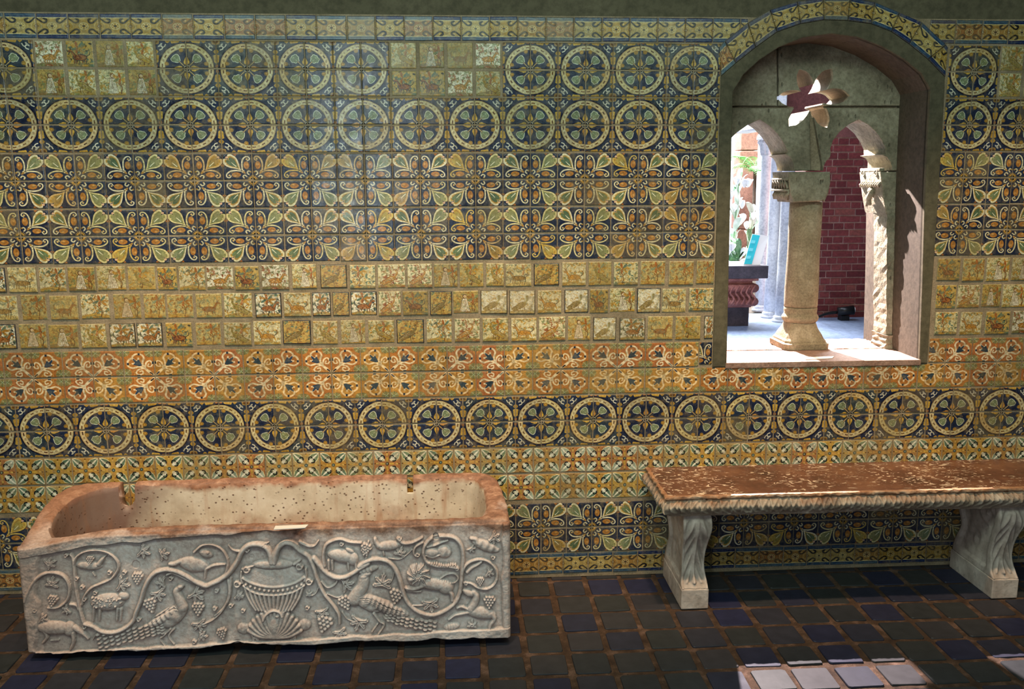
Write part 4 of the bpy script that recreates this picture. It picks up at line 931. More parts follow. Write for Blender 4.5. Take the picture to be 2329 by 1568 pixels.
for z, inset in ((-.03, .002), (-.08, .006), (-.14, .012), (-.20, .02), (-.26, .03), (-.32, .045), (-.36, .07), (-.385, .11), (-.395, .16)):
    ring(lambda i, p, c, q, z=z, inset=inset: (*(q-(q-c)*min(.9, inset/max(.05, np.linalg.norm(q-c)))+unit(p-c)*nz_(i, z, .004)), zrim(*p)+z))
vs = [v for r in rings for v in r]; fs = []
for k in range(len(rings)-1):
    for i in range(n): fs.append((k*n+i, k*n+(i+1) % n, (k+1)*n+(i+1) % n, (k+1)*n+i))
fs.append(tuple(range(n))[::-1]); fs.append(tuple(range((len(rings)-1)*n, len(rings)*n)))
bm = bmesh.new(); V = [bm.verts.new(v) for v in vs]
for f in fs: bm.faces.new([V[i] for i in f])
bmesh.ops.triangulate(bm, faces=[f for f in bm.faces if len(f.verts) > 4]); 
basin = bm_obj('basin', bm, M['sarco'])
# notches in the rear wall
bm = bmesh.new(); bmesh.ops.create_cone(bm, cap_ends=True, segments=20, radius1=.034, radius2=.034, depth=.3, matrix=Matrix.Translation((-1.553, -.09, .505)) @ Matrix.Rotation(PI/2-.42, 4, 'X')); c1 = bm_obj('cutter', bm)
bm = bmesh.new(); box_bm(bm, -1.588, -1.518, -.26, .05, .515, .75); bmesh.ops.rotate(bm, verts=bm.verts, cent=(-1.55, -.09, .505), matrix=Matrix.Rotation(-.42, 3, 'X')); c2 = bm_obj('cutter', bm)
bm = bmesh.new(); box_bm(bm, -.243, -.213, -.26, .05, .50, .75); bmesh.ops.rotate(bm, verts=bm.verts, cent=(-.22, -.09, .50), matrix=Matrix.Rotation(-.42, 3, 'X')); c3 = bm_obj('cutter', bm)
cut(basin, [c1]); cut(basin, [c2]); cut(basin, [c3]); rm(c1, c2, c3)
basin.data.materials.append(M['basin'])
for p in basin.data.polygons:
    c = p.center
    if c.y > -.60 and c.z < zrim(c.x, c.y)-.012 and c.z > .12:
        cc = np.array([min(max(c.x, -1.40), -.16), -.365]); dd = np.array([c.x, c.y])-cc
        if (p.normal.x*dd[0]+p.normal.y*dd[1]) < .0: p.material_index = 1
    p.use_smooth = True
child_of(basin, sar)
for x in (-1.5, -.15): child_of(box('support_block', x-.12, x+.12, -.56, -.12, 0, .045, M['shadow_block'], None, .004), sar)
# carved front: height field
GXn, GZn = 900, 250
gx = np.linspace(SX0-.002, SX1+.002, GXn); gz = np.linspace(.030, .556, GZn); GX, GZ = np.meshgrid(gx, gz)
PX, PY = proj(GX, SY0, GZ)
Hh = np.zeros_like(GX); Lb = np.zeros(GX.shape, int); LAB = ['carved_ground']
class Relief:
    cur = 0
    def label(s, name):
        if name not in LAB or name.endswith('!'): LAB.append(name)
        s.cur = len(LAB)-1
    def box(s, x0, y0, x1, y1):
        # index window that covers the pixel box (grid is nearly axis aligned)
        m = (PX >= x0) & (PX <= x1) & (PY >= y0) & (PY <= y1); r = np.where(m.any(1))[0]; c = np.where(m.any(0))[0]
        return None if len(r) == 0 else (slice(r[0], r[-1]+1), slice(c[0], c[-1]+1))
    def put(s, w, h):
        k = h > Hh[w]; k &= h > .0006; Hh[w][k] = h[k]; Lb[w][k] = s.cur
    def line(s, pts, r0, r1=None, h=.012, sm=True):
        P = smooth_pts(pts, 6) if sm and len(pts) > 2 else np.array(pts, float); r1 = r0 if r1 is None else r1; R = max(r0, r1)+1
        w = s.box(P[:, 0].min()-R, P[:, 1].min()-R, P[:, 0].max()+R, P[:, 1].max()+R)
        if w is None: return
        X, Y = PX[w], PY[w]; best = np.full(X.shape, -1.); n = len(P)-1
        for i in range(n):
            A, B = P[i], P[i+1]; ab = B-A; t = np.clip(((X-A[0])*ab[0]+(Y-A[1])*ab[1])/(ab@ab+1e-9), 0, 1)
            r = r0+(r1-r0)*(i+t)/n; d = np.hypot(X-A[0]-t*ab[0], Y-A[1]-t*ab[1])/r
            best = np.maximum(best, np.where(d < 1, np.sqrt(np.maximum(0, 1-d*d))*(.55+.45*r/max(r0, r1)), -1))
        s.put(w, best*h)
    def ell(s, x, y, rx, ry, rot=0., h=.012, ribs=0):
        R = max(rx, ry)+1; w = s.box(x-R, y-R, x+R, y+R)
        if w is None: return
        c, n_ = math.cos(rot), math.sin(rot); u = (PX[w]-x)*c+(PY[w]-y)*n_; v = -(PX[w]-x)*n_+(PY[w]-y)*c; d = np.hypot(u/rx, v/ry)
        hh = np.where(d < 1, np.maximum(0, 1-d**2.4)**.6, -1)*h
        if ribs: hh = np.where(hh > 0, hh*(.86+.14*np.cos(u/ry*ribs)), hh)
        s.put(w, hh)
    def groove(s, pts, r, depth=.003, sm=True):
        P = smooth_pts(pts, 5) if sm and len(pts) > 2 else np.array(pts, float)
        w = s.box(P[:, 0].min()-r, P[:, 1].min()-r, P[:, 0].max()+r, P[:, 1].max()+r)
        if w is None: return
        X, Y = PX[w], PY[w]; d = np.full(X.shape, 9.)
        for i in range(len(P)-1):
            A, B = P[i], P[i+1]; ab = B-A; t = np.clip(((X-A[0])*ab[0]+(Y-A[1])*ab[1])/(ab@ab+1e-9), 0, 1); d = np.minimum(d, np.hypot(X-A[0]-t*ab[0], Y-A[1]-t*ab[1])/r)
        Hh[w] -= np.where(d < 1, (1-d*d)*depth, 0)
    def leaf(s, x, y, R, rot=0., h=.010):
        for k, a in enumerate((-1.9, -.95, 0, .95, 1.9)):
            L = R*(1.0 if k == 2 else .88); c, n_ = math.cos(rot+a), math.sin(rot+a)
            s.line([(x, y), (x+.5*L*c, y+.5*L*n_), (x+L*c, y+L*n_)], R*.30, R*.13, h)
            for b in (-.5, .5): s.line([(x+.5*L*c, y+.5*L*n_), (x+.5*L*c+.4*L*math.cos(rot+a+b), y+.5*L*n_+.4*L*math.sin(rot+a+b))], R*.15, R*.07, h*.9)
        for a in (-1.9, -.95, 0, .95, 1.9): s.groove([(x, y), (x+.8*R*math.cos(rot+a), y+.8*R*math.sin(rot+a))], R*.07, h*.3)
    def grapes(s, x, y, R, rot=PI/2, h=.012):
        g = R*.27
        for row in range(5):
            m = (3, 4, 3, 2, 1)[row]
            for i in range(m):
                u = -R*.75+row*R*.40; v = (i-(m-1)/2)*g*1.75
                s.ell(x+u*math.cos(rot)-v*math.sin(rot), y+u*math.sin(rot)+v*math.cos(rot), g, g, 0, h)
    def curl(s, x, y, R, h=.011):
        s.line([(x+R*math.cos(t)*(1-t/12), y+R*math.sin(t)*(1-t/12)) for t in np.linspace(0, 6.2, 12)], R*.42, R*.34, h); s.ell(x, y, R*.35, R*.35, 0, h*.9)
Rl = Relief()
a5 = lambda L: [(40+.2678*u, 1080+.2678*v) for u, v in L]; a6 = lambda L: [(480+.2104*u, 1170+.2104*v) for u, v in L]; a7 = lambda L: [(800+.2104*u, 1150+.2104*v) for u, v in L]
c5 = lambda u, v: a5([(u, v)])[0]; c6 = lambda u, v: a6([(u, v)])[0]; c7 = lambda u, v: a7([(u, v)])[0]
# vines
Rl.label('vine_relief')
Rl.line(a6([(655, 520), (640, 430), (600, 360), (520, 325), (420, 330), (340, 395), (285, 510), (210, 620), (110, 700), (20, 745)])+a5([(1600, 942), (1530, 915), (1440, 860), (1340, 815), (1240, 808), (1150, 850), (1085, 950), (1045, 1080), (1005, 1180), (985, 1240), (920, 1300), (820, 1338), (720, 1330), (640, 1285), (570, 1265)]), 7, 4.5, .019)
Rl.line(a6([(690, 520), (700, 430), (740, 350), (810, 305), (890, 325), (960, 390), (1050, 450), (1105, 560), (1150, 700), (1220, 850), (1320, 980), (1380, 1080), (1390, 1180)]), 7.5, 3.5, .020)
Rl.line(a6([(1110, 470), (1190, 570), (1260, 640), (1370, 685), (1480, 665), (1600, 590), (1700, 530)])+a7([(80, 660), (170, 600), (290, 580), (400, 610), (470, 690), (515, 800), (550, 920), (600, 1040), (690, 1130), (800, 1175), (900, 1180), (1010, 1135), (1110, 1060), (1165, 960), (1185, 830), (1195, 700), (1205, 560), (1180, 430), (1110, 350), (1000, 330), (880, 345), (800, 420), (775, 520), (815, 610), (920, 652), (1060, 660), (1140, 675)]), 6, 4, .017)
Rl.line(a5([(1790, 900), (1800, 990), (1780, 1080), (1720, 1180), (1640, 1245), (1560, 1275)]), 4, 2, .012); Rl.line(a6([(215, 690), (210, 800), (200, 900), (140, 1010), (40, 1100)]), 3.5, 2, .012)
Rl.line(a5([(560, 1250), (525, 1120), (495, 960), (485, 830), (470, 700), (450, 660)]), 4.5, 3.5, .013)
Rl.line(a5([(480, 760), (500, 690), (570, 645), (680, 635), (780, 665), (845, 730), (855, 800), (800, 880), (710, 925), (630, 960), (570, 1030), (550, 1100)]), 3.5, 3, .013)
Rl.line(a5([(60, 1080), (110, 960), (180, 870), (280, 830), (390, 860), (440, 950), (425, 1060), (350, 1125), (260, 1130)]), 5, 3, .014)
Rl.line(a5([(1500, 660), (1570, 600), (1660, 595), (1740, 640), (1785, 730), (1770, 830), (1730, 900)]), 3.2, 3, .012)
Rl.line(a5([(1270, 850), (1320, 835), (1400, 870), (1500, 920), (1590, 945)]), 3.5, 2.5, .012); Rl.line(a5([(640, 1400), (680, 1350), (760, 1340), (900, 1330)]), 2, 2, .01)
Rl.line(a6([(1225, 560), (1215, 450), (1240, 340), (1310, 290), (1400, 270), (1500, 300), (1620, 310)]), 4, 3, .013); Rl.line(a6([(1700, 300), (1690, 420), (1640, 560), (1560, 640)]), 2.5, 2, .01)
Rl.line(a7([(1195, 720), (1240, 640), (1330, 590), (1440, 590), (1530, 650), (1570, 740), (1550, 840), (1470, 900), (1370, 890), (1280, 840), (1220, 835)]), 4, 3, .013); Rl.line(a7([(1250, 720), (1300, 670), (1360, 640), (1400, 610)]), 5, 4, .013)
Rl.line(a7([(500, 360), (560, 410), (660, 400), (760, 350)]), 4.5, 3, .013); Rl.line(a7([(760, 400), (690, 450), (670, 520), (710, 560)]), 4, 2, .013); Rl.line(a7([(400, 570), (520, 580), (600, 530), (650, 480)]), 1.8, 1.5, .008)
Rl.line(a7([(460, 720), (440, 800), (400, 850)]), 1.5, 1.5, .008); Rl.line(a7([(640, 1080), (740, 1080), (830, 1070)]), 1.8, 1.5, .009); Rl.line(a6([(960, 300), (1050, 345), (1120, 340), (1160, 290)]), 3.5, 2, .012); Rl.line(a6([(330, 400), (240, 385), (190, 330)]), 3.5, 2, .012)
Rl.line(a6([(1200, 730), (1260, 790), (1340, 760), (1370, 700)]), 3, 2.5, .011); Rl.line(a6([(1160, 800), (1130, 860), (1060, 890)]), 1.5, 1.5, .008); Rl.line(a6([(1260, 860), (1360, 900), (1420, 880)]), 2, 1.5, .009); Rl.line(a6([(1420, 1060), (1470, 1130), (1540, 1160)]), 1.8, 1.5, .009)
for (fn, L) in ((c5, ((780, 830), (905, 830), (548, 955), (660, 1000), (568, 1055), (1030, 1225), (570, 1290), (1300, 880), (1690, 985), (1675, 1130), (150, 1150), (1810, 1110), (410, 665), (500, 880), (1950, 640), (1500, 1415))), (c7, ((712, 530), (1135, 680), (1232, 838), (1525, 560), (515, 360))), (c6, ((1410, 320), (345, 1040), (60, 820), (40, 1020), (215, 985), (1040, 1010)))):
    for u, v in L: Rl.curl(*fn(u, v), 4.6 if fn is c5 else 4.4, .013)
for k in range(12): Rl.ell(*c7(845+25*k, 615+2.2*k+(10 if 3 < k < 9 else 0)), 2.4, 2.8, 0, .022)
# grape clusters, leaves
for fn, u, v, R, a in ((c5, 1020, 880, 14, 1.57), (c5, 1130, 1110, 17, 1.3), (c5, 1535, 1140, 16, 1.57), (c5, 300, 1070, 13, 1.7), (c5, 620, 720, 10, 1.57), (c6, 1450, 960, 17, 1.1), (c6, 1225, 1190, 20, 1.9), (c6, 120, 1290, 13, 1.3), (c6, 1670, 380, 14, 1.9), (c7, 480, 985, 18, 1.8), (c7, 1488, 1045, 15, 1.6), (c7, 1388, 820, 10, 1.57), (c7, 150, 490, 11, 1.3)):
    Rl.label('grape_relief!'); Rl.grapes(*fn(u, v), R, a, .014)
for fn, u, v, R, a in ((c7, 330, 850, 23, -1.4), (c7, 850, 1060, 21, 1.4), (c7, 520, 520, 15, -1.2), (c7, 1530, 350, 16, .5), (c7, 1480, 730, 12, .3), (c6, 1600, 1160, 22, 1.9), (c6, 1450, 760, 20, -.2), (c6, 1390, 1280, 17, 1.2), (c6, 1060, 870, 9, -1.6), (c6, 1200, 1060, 17, 1.3), (c5, 1190, 1010, 19, 1.2), (c5, 1510, 1010, 22, .7), (c5, 880, 930, 19, .2), (c5, 1060, 650, 18, .4), (c5, 1540, 1270, 18, 1.2), (c5, 290, 930, 17, -1.4), (c5, 1230, 920, 15, 3.1), (c5, 260, 740, 18, -.4), (c5, 420, 1150, 13, 2.6), (c6, 290, 880, 13, .4), (c5, 1880, 1020, 11, .3), (c5, 210, 1225, 12, .3), (c7, 1300, 1300, 12, -1.5), (c5, 1230, 680, 16, -.2), (c5, 1560, 1370, 14, .1), (c6, 460, 1320, 16, -.3), (c6, 900, 1320, 16, 3.3), (c7, 1290, 470, 11, .9), (c6, 590, 320, 8, 1.5)):
    Rl.label('leaf_relief!'); Rl.leaf(*fn(u, v), R, a, .012)
Rl.label('shrub_relief!'); Rl.ell(*c7(1080, 1310), 19, 9, -.2, .012, 9); Rl.label('shrub_relief!'); Rl.ell(*c6(1010, 1200), 15, 13, 0, .012, 7); Rl.label('shrub_relief!'); Rl.ell(*c6(350, 1240), 15, 13, 0, .012, 7); Rl.label('leaf_relief!'); Rl.ell(*c7(170, 700), 26, 8, -.25, .014, 6); Rl.ell(*c7(150, 745), 15, 7, -.2, .014)
# urn
Rl.label('urn_relief')
Rl.ell(*c6(680, 700), 72, 36, 0, .010); Rl.ell(*c6(665, 545), 48, 12, 0, .016); Rl.ell(*c6(665, 610), 46, 16, 0, .004)
Rl.line(a6([(350, 690), (480, 755), (680, 785), (880, 750), (1010, 680)]), 4.5, 4.5, .014)
Rl.line(a6([(355, 770), (480, 845), (680, 870), (880, 840), (1010, 765)]), 3.5, 3.5, .015)
for k in range(13):
    t = -1+2*k/12; Rl.ell(*c6(680+300*t, 825-70*t*t), 4.2, 4.6, 0, .017)
for k in range(13):
    t = -1+2*k/12; Rl.line([c6(680+310*t, 880-85*t*t), c6(680+270*t, 960-50*t*t), c6(680+195*t, 1050-20*t*t)], 5.6-abs(t)*2.0, 3.8, .015)
for (u, v) in ((385, 590), (285, 745), (955, 560), (1060, 720)): Rl.curl(*c6(u, v), 7.5, .018)
Rl.line(a6([(330, 620), (325, 690), (340, 740)]), 3, 3, .013); Rl.line(a6([(1025, 590), (1030, 660), (1010, 720)]), 3, 3, .013); Rl.line(a6([(340, 590), (450, 560)]), 3.5, 3, .013, False); Rl.line(a6([(900, 540), (960, 500)]), 4, 3, .013, False)
for k in range(15):
    a = math.radians(-168+k*24*.485*1.0*1.0*(156/163)*1.0)
for k in range(15):
    a = -PI+.12+(PI-.24)*k/14; L = 270-60*abs(math.sin(a))**2
    Rl.line([c6(690, 1330), c6(690+L*.62*math.cos(a), 1330+130*math.sin(a)*1.0), c6(690+L*1.05*math.cos(a), 1330+285*math.sin(a)-40*abs(math.cos(a)))], 5.2, 5.6, .015)
Rl.line(a6([(570, 1140), (600, 1080), (670, 1035), (740, 1050), (770, 1100)]), 4.5, 4, .020); Rl.ell(*c6(680, 1200), 20, 30, 0, .018, 5); Rl.ell(*c6(720, 1095), 7, 4, 0, .019)
# peacocks
def feather_tail(pts, rows, fn):
    P = smooth_pts([fn(*p) for p in pts], 6)
    for i in range(0, len(P)-1, 2):
        d = P[min(i+1, len(P)-1)]-P[max(i-1, 0)]; d = d/np.linalg.norm(d); nn = np.array([-d[1], d[0]]); t = i/len(P)
        for j in range(rows): q = P[i]+nn*((j-(rows-1)/2)*(6.5+3.5*t)+(2.5 if i % 4 else 0)); Rl.ell(q[0], q[1], 6.2, 3.6, math.atan2(d[1], d[0]), .013)
Rl.label('peacock_relief')
Rl.ell(*c5(1330, 1200), 38, 19, -.75, .017, 5); Rl.line(a5([(1400, 1130), (1370, 1050), (1350, 990), (1390, 950)]), 13, 6, .017); Rl.ell(*c5(1385, 950), 9, 6, -.3, .015); Rl.ell(*c5(1240, 1210), 44, 13, -.55, .021, 7)
for k in range(7): Rl.groove(a5([(1060+k*20, 1270-k*4), (1200+k*22, 1200-k*16), (1330+k*6, 1130+k*2)]), 1.0, .003)
Rl.line(a5([(1300, 1310), (1240, 1370), (1210, 1395), (1250, 1450)]), 3, 2, .011); Rl.line(a5([(1330, 1310), (1285, 1370), (1330, 1440)]), 3, 2, .011)
feather_tail([(1230, 1310), (1100, 1335), (950, 1370), (800, 1400), (660, 1430)], 4, c5)
Rl.label('peacock_relief!')
Rl.line(a7([(130, 790), (110, 880), (60, 950), (30, 1010)]), 13, 17, .017); Rl.ell(*c7(130, 770), 12, 8, -.3, .016); Rl.ell(*c7(150, 1040), 42, 17, .55, .017, 5); Rl.ell(*c7(330, 1080), 66, 15, .37, .021, 9)
for k in range(8): Rl.groove(a7([(90+k*30, 1000+k*18), (230+k*30, 1010+k*20), (380+k*28, 1090+k*9)]), 1.0, .003)
feather_tail([(380, 1190), (500, 1235), (650, 1265), (800, 1290), (930, 1300)], 3, c7); Rl.line(a7([(240, 1170), (300, 1250), (350, 1290), (290, 1390)]), 4, 2.5, .012); Rl.line(a7([(280, 1280), (220, 1370)]), 2.5, 2, .010, False)
# lion
Rl.label('lion_relief')
Rl.ell(*c7(900, 850), 44, 15, .12, .018); Rl.ell(*c7(1010, 880), 20, 17, .4, .017); Rl.ell(*c7(720, 760), 26, 30, 0, .016)
for k in range(22):
    a = k*.62; r0, r1 = 5+.4*k, 11+.9*k; x, y = c7(715, 750); Rl.line([(x+r0*math.cos(a), y+r0*math.sin(a)), (x+r1*math.cos(a+.35), y+r1*math.sin(a+.35))], 2.6, 1.6, .021)
Rl.ell(*c7(640, 790), 9, 7, 0, .022); Rl.line(a7([(760, 870), (680, 900), (590, 895)]), 6, 4, .015); Rl.line(a7([(1030, 900), (1080, 960), (1085, 1030)]), 6, 3.5, .014); Rl.line(a7([(960, 790), (1030, 745), (1110, 740), (1150, 790), (1110, 835), (1050, 835)]), 2.2, 2, .010); Rl.line(a7([(600, 915), (680, 930), (750, 930)]), 3, 2, .010)
# beast inside the upper right ring
Rl.label('beast_relief'); Rl.ell(*c7(860, 510), 18, 12, 0, .013); Rl.ell(*c7(1000, 500), 17, 15, .3, .015, 6); Rl.line(a7([(820, 450), (900, 430), (970, 400), (1040, 380)]), 3.5, 2.5, .011); Rl.line(a7([(810, 540), (880, 560), (960, 530)]), 4, 2.5, .011)
Rl.label('goat_relief')
Rl.ell(*c7(1390, 1160), 37, 14, .18, .016); Rl.line(a7([(1290, 1120), (1330, 1050), (1345, 980), (1320, 940)]), 10, 7, .016); Rl.ell(*c7(1260, 945), 15, 8, .5, .016); Rl.line(a7([(1280, 1150), (1190, 1170), (1110, 1190), (1050, 1235)]), 5, 3, .012); Rl.line(a7([(1270, 1130), (1190, 1095), (1140, 1110)]), 4, 3, .012); Rl.line(a7([(1510, 1170), (1540, 1230), (1500, 1290), (1490, 1345)]), 6.5, 3, .013)
Rl.label('boar_relief!'); Rl.ell(*c6(1420, 450), 36, 16, .15, .017); Rl.ell(*c6(1530, 480), 13, 16, 0, .016); Rl.ell(*c6(1500, 390), 12, 6, .5, .014)
for u in (1270, 1310, 1480, 1560): Rl.line([c6(u, 500), c6(u+5, 600)], 3.5, 2.5, .011)
Rl.label('boar_relief!'); Rl.ell(*c5(1500, 765), 36, 17, .15, .017, 4); Rl.ell(*c5(1600, 670), 17, 10, .3, .013); Rl.ell(*c5(1620, 660), 5, 5, 0, .016); Rl.line(a5([(1380, 740), (1330, 760), (1290, 760)]), 6, 4, .012); Rl.line(a5([(1600, 800), (1670, 770), (1760, 760)]), 4, 3, .012); Rl.line(a5([(1600, 800), (1590, 880)]), 4, 2.5, .012, False)
Rl.label('lamb_relief'); Rl.ell(*c5(760, 1080), 40, 21, -.05, .017); Rl.ell(*c5(900, 1030), 13, 10, .3, .015)
for k in range(40): Rl.ell(*c5(640+random.random()*250, 1030+random.random()*90), 4, 3, 0, .020)
for u in (650, 700, 850, 880): Rl.line([c5(u, 1140), c5(u-8, 1240)], 4, 2.5, .011)
Rl.label('bird_relief!'); Rl.ell(*c5(600, 770), 32, 11, .1, .015, 4); Rl.line(a5([(690, 760), (730, 710), (790, 700)]), 6, 4, .013); Rl.line(a5([(640, 830), (660, 860)]), 2, 2, .01, False)
Rl.label('bird_relief!'); Rl.ell(*c7(400, 440), 30, 11, -.1, .015, 4); Rl.line(a7([(290, 440), (260, 400), (250, 365)]), 6, 4, .013); Rl.line(a7([(340, 500), (350, 540)]), 2, 2, .01, False)
Rl.label('bird_relief!'); Rl.ell(*c7(1450, 440), 34, 12, .35, .015, 5); Rl.line(a7([(1360, 410), (1340, 370), (1290, 360)]), 6, 4, .013)
Rl.label('deer_relief'); Rl.ell(*c5(310, 1300), 42, 17, .02, .017); Rl.ell(*c5(440, 1310), 14, 18, 0, .016); Rl.line(a5([(230, 1330), (250, 1380), (215, 1430)]), 6, 3, .012); Rl.line(a5([(470, 1340), (475, 1420), (450, 1480)]), 6, 3, .013); Rl.line(a5([(480, 1300), (560, 1350), (600, 1390)]), 7, 4, .013); Rl.line(a5([(280, 1410), (350, 1405)]), 2, 2, .008, False); Rl.line(a5([(450, 1100), (500, 1110), (520, 1150)]), 4, 3, .012)
# ground: fascia at the top, ridge at the foot, rough ends, drilled holes
top_line = 1250-.0775*(PX-100)+3*vnoise(PX/40, PX*0, 5); bot_line = 1482-.0535*(PX-110)+2*vnoise(PX/30, PX*0, 8)
fas = np.clip((top_line-PY)/3, 0, 1); rid = np.clip((PY-bot_line)/3, 0, 1); rid = rid*rid*(3-2*rid)
left = np.clip((90-PX+8*vnoise(PY/25, PX*0, 2))/8, 0, 1); right = np.clip((PX-1141+4*vnoise(PY/30, PX*0, 4))/4, 0, 1)
frame = np.maximum.reduce([fas*.014, rid*.016, left*.010, right*.012])
rough = .0011*fbm(GX*60, GZ*60, 12, 3)+frame*.22*fbm(GX*22, GZ*30, 15, 4)
over = (Hh*1.28 < frame*1.25); Lb[over] = 0
Hf = np.maximum(Hh*1.28, frame*1.25)+rough+.0005*fbm(GX*140, GZ*140, 2, 2)
for (u, v, r, fn) in ((1000, 770, 9, c5), (1985, 700, 5, c5), (770, 715, 9, c5), (910, 340, 8, c7)):
    x, y = fn(u, v); d = np.hypot(PX-x, PY-y); Hf -= np.clip((r-d)/2, 0, 1)*.020
    Lb[d < r] = 0
# worn, broken foot edge and rounded upright edges
foot = .030+.010*np.clip(fbm(GX*9, GX*0+1, 6, 4), -.4, 1)+.014*np.exp(-((GX+.93)/.10)**2)
e = np.clip((GZ-foot)/.012, 0, 1); Hf -= (1-e)**2*.030; GZ2 = np.maximum(GZ, foot)
ed = np.minimum(GX-gx[0], gx[-1]-GX); Hf -= np.clip(1-ed/.018, 0, 1)**2*.018
te = np.clip((gz[-1]-GZ)/.010, 0, 1); Hf -= (1-te)**2*.012*(1+.5*vnoise(GX*30, GX*0, 3))
dip = .05*np.exp(-((GX+1.815)/.20)**2); GZ2 = GZ2-dip*np.clip((GZ-.40)/.15, 0, 1)
Yf = SY0-Hf+.006
Yf[:, 0] = Yf[:, -1] = SY0+.02; Yf[0] = SY0+.03; Yf[-1] = SY0+.02
def blur(a, r):
    for ax in (0, 1):
        p_ = np.concatenate([np.repeat(a.take([0], ax), r+1, ax), a, np.repeat(a.take([-1], ax), r, ax)], ax); c_ = np.cumsum(p_, ax)
        a = (c_.take(range(2*r+1, c_.shape[ax]), ax)-c_.take(range(0, c_.shape[ax]-2*r-1), ax))/(2*r+1)
    return a
Hc = np.clip(Hf, -.005, .05); CREVICE_SHADE = np.clip((blur(blur(Hc, 5), 4)-Hc)/.0055, 0, 1)*.8+np.clip((blur(blur(Hc, 2), 1)-Hc)/.0025, 0, 1)*.4; CREVICE_SHADE = np.clip(CREVICE_SHADE, 0, 1); CREVICE_SHADE[GZ > .545] = 0  # crevice shade painted per vertex, where the surface lies below its surroundings
Pv = np.stack([GX, Yf, GZ2], -1)
gyY, gxY = np.gradient(Yf, gz, gx); NRM = np.stack([gxY, -np.ones_like(Yf), gyY], -1); NRM /= np.linalg.norm(NRM, axis=-1, keepdims=True)
idx = np.arange(GXn*GZn).reshape(GZn, GXn); Q = np.stack([idx[:-1, :-1], idx[:-1, 1:], idx[1:, 1:], idx[1:, :-1]], -1); ql = Lb[:-1, :-1].copy()
for dl in (Lb[1:, :-1], Lb[:-1, 1:], Lb[1:, 1:]): ql = np.where(ql == 0, dl, ql)
Pf = Pv.reshape(-1, 3); Nf = NRM.reshape(-1, 3)
for li, nm in enumerate(LAB):
    q = Q[ql == li].reshape(-1, 4)
    if len(q) == 0: continue
    used, inv = np.unique(q, return_inverse=True); q2 = inv.reshape(-1, 4)
    me = bpy.data.meshes.new(nm.rstrip('!')); me.vertices.add(len(used)); me.vertices.foreach_set('co', Pf[used].astype(np.float32).ravel())
    me.loops.add(q2.size); me.loops.foreach_set('vertex_index', q2.ravel().astype(np.int32)); me.polygons.add(len(q2))
    me.polygons.foreach_set('loop_start', np.arange(0, q2.size, 4, dtype=np.int32)); me.polygons.foreach_set('loop_total', np.full(len(q2), 4, np.int32))
    me.update(calc_edges=True); me.validate(); me.polygons.foreach_set('use_smooth', [True]*len(me.polygons))
    me.normals_split_custom_set_from_vertices([tuple(v) for v in Nf[used]])
    at_ = me.attributes.new('recess_shade', 'FLOAT', 'POINT'); at_.data.foreach_set('value', CREVICE_SHADE.reshape(-1)[used].astype(np.float32))
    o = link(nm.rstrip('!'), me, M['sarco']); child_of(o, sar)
# label on the front rim
q = [atz(x, y, .592)[:2] for x, y in ((622, 1198), (694, 1194), (701, 1187), (626, 1190))]
lb = card('exhibit_label', q, .5765, 'white_card', 'white exhibit label lying on the front rim of the carved marble basin')
c0 = atz(687, 1191, .58); child_of(box('printed_mark', c0[0]-.004, c0[0]+.004, c0[1]-.003, c0[1]+.003, .5795, .5802, M['red_ink']), lb)
c0 = atz(650, 1193.5, .58); child_of(box('printed_line', c0[0]-.03, c0[0]+.03, c0[1]-.002, c0[1]+.002, .5795, .5800, M['grey_ink']), lb)

# ------------------------------------------------------------------ stone bench
bn = empty('stone_bench', (1.9, -.2, 0)); tag(bn, 'long marble bench with brown speckled seat, leafy moulded edge and scrolled legs under the window', 'bench')
BX0, BX1, BZ, BF = .950, 3.10, .572, .427
# seat top plate
child_of(box('seat_slab', BX0, BX1, -BF, -.006, BZ-.085, BZ, M['bench_top'], None, .003, 2), bn)
# carved moulding swept round left end, front and right end
path = [(BX0, -.008), (BX0, -BF), (BX1, -BF), (BX1, -.008)]
prof = [(-.004, .001), (.008, 0), (.012, -.004), (.012, -.013), (.004, -.018), (.008, -.024), (.018, -.036), (.024, -.050), (.022, -.064), (.012, -.078), (.002, -.088), (-.008, -.096), (-.016, -.104), (-.03, -.106)]
pp = smooth_pts(prof, 3); step = .0045; rows = []; rowp = []
S_ = 0; lens = [.407, BX1-BX0, .407]
vs, arc = [], []
def corner_off(seg): return [(-1, 0), (0, -1), (1, 0)][seg]
cols = []
for seg in range(3):
    a, b = np.array(path[seg]), np.array(path[seg+1]); L = np.linalg.norm(b-a); m = int(L/step); d = (b-a)/L; nrm = np.array(corner_off(seg), float)
    for i in range(m+1):
        t = i/m; c = a+(b-a)*t; mit = np.zeros(2)
        cols.append((c, nrm, d, S_+L*t, t, seg, L))
    S_ += L
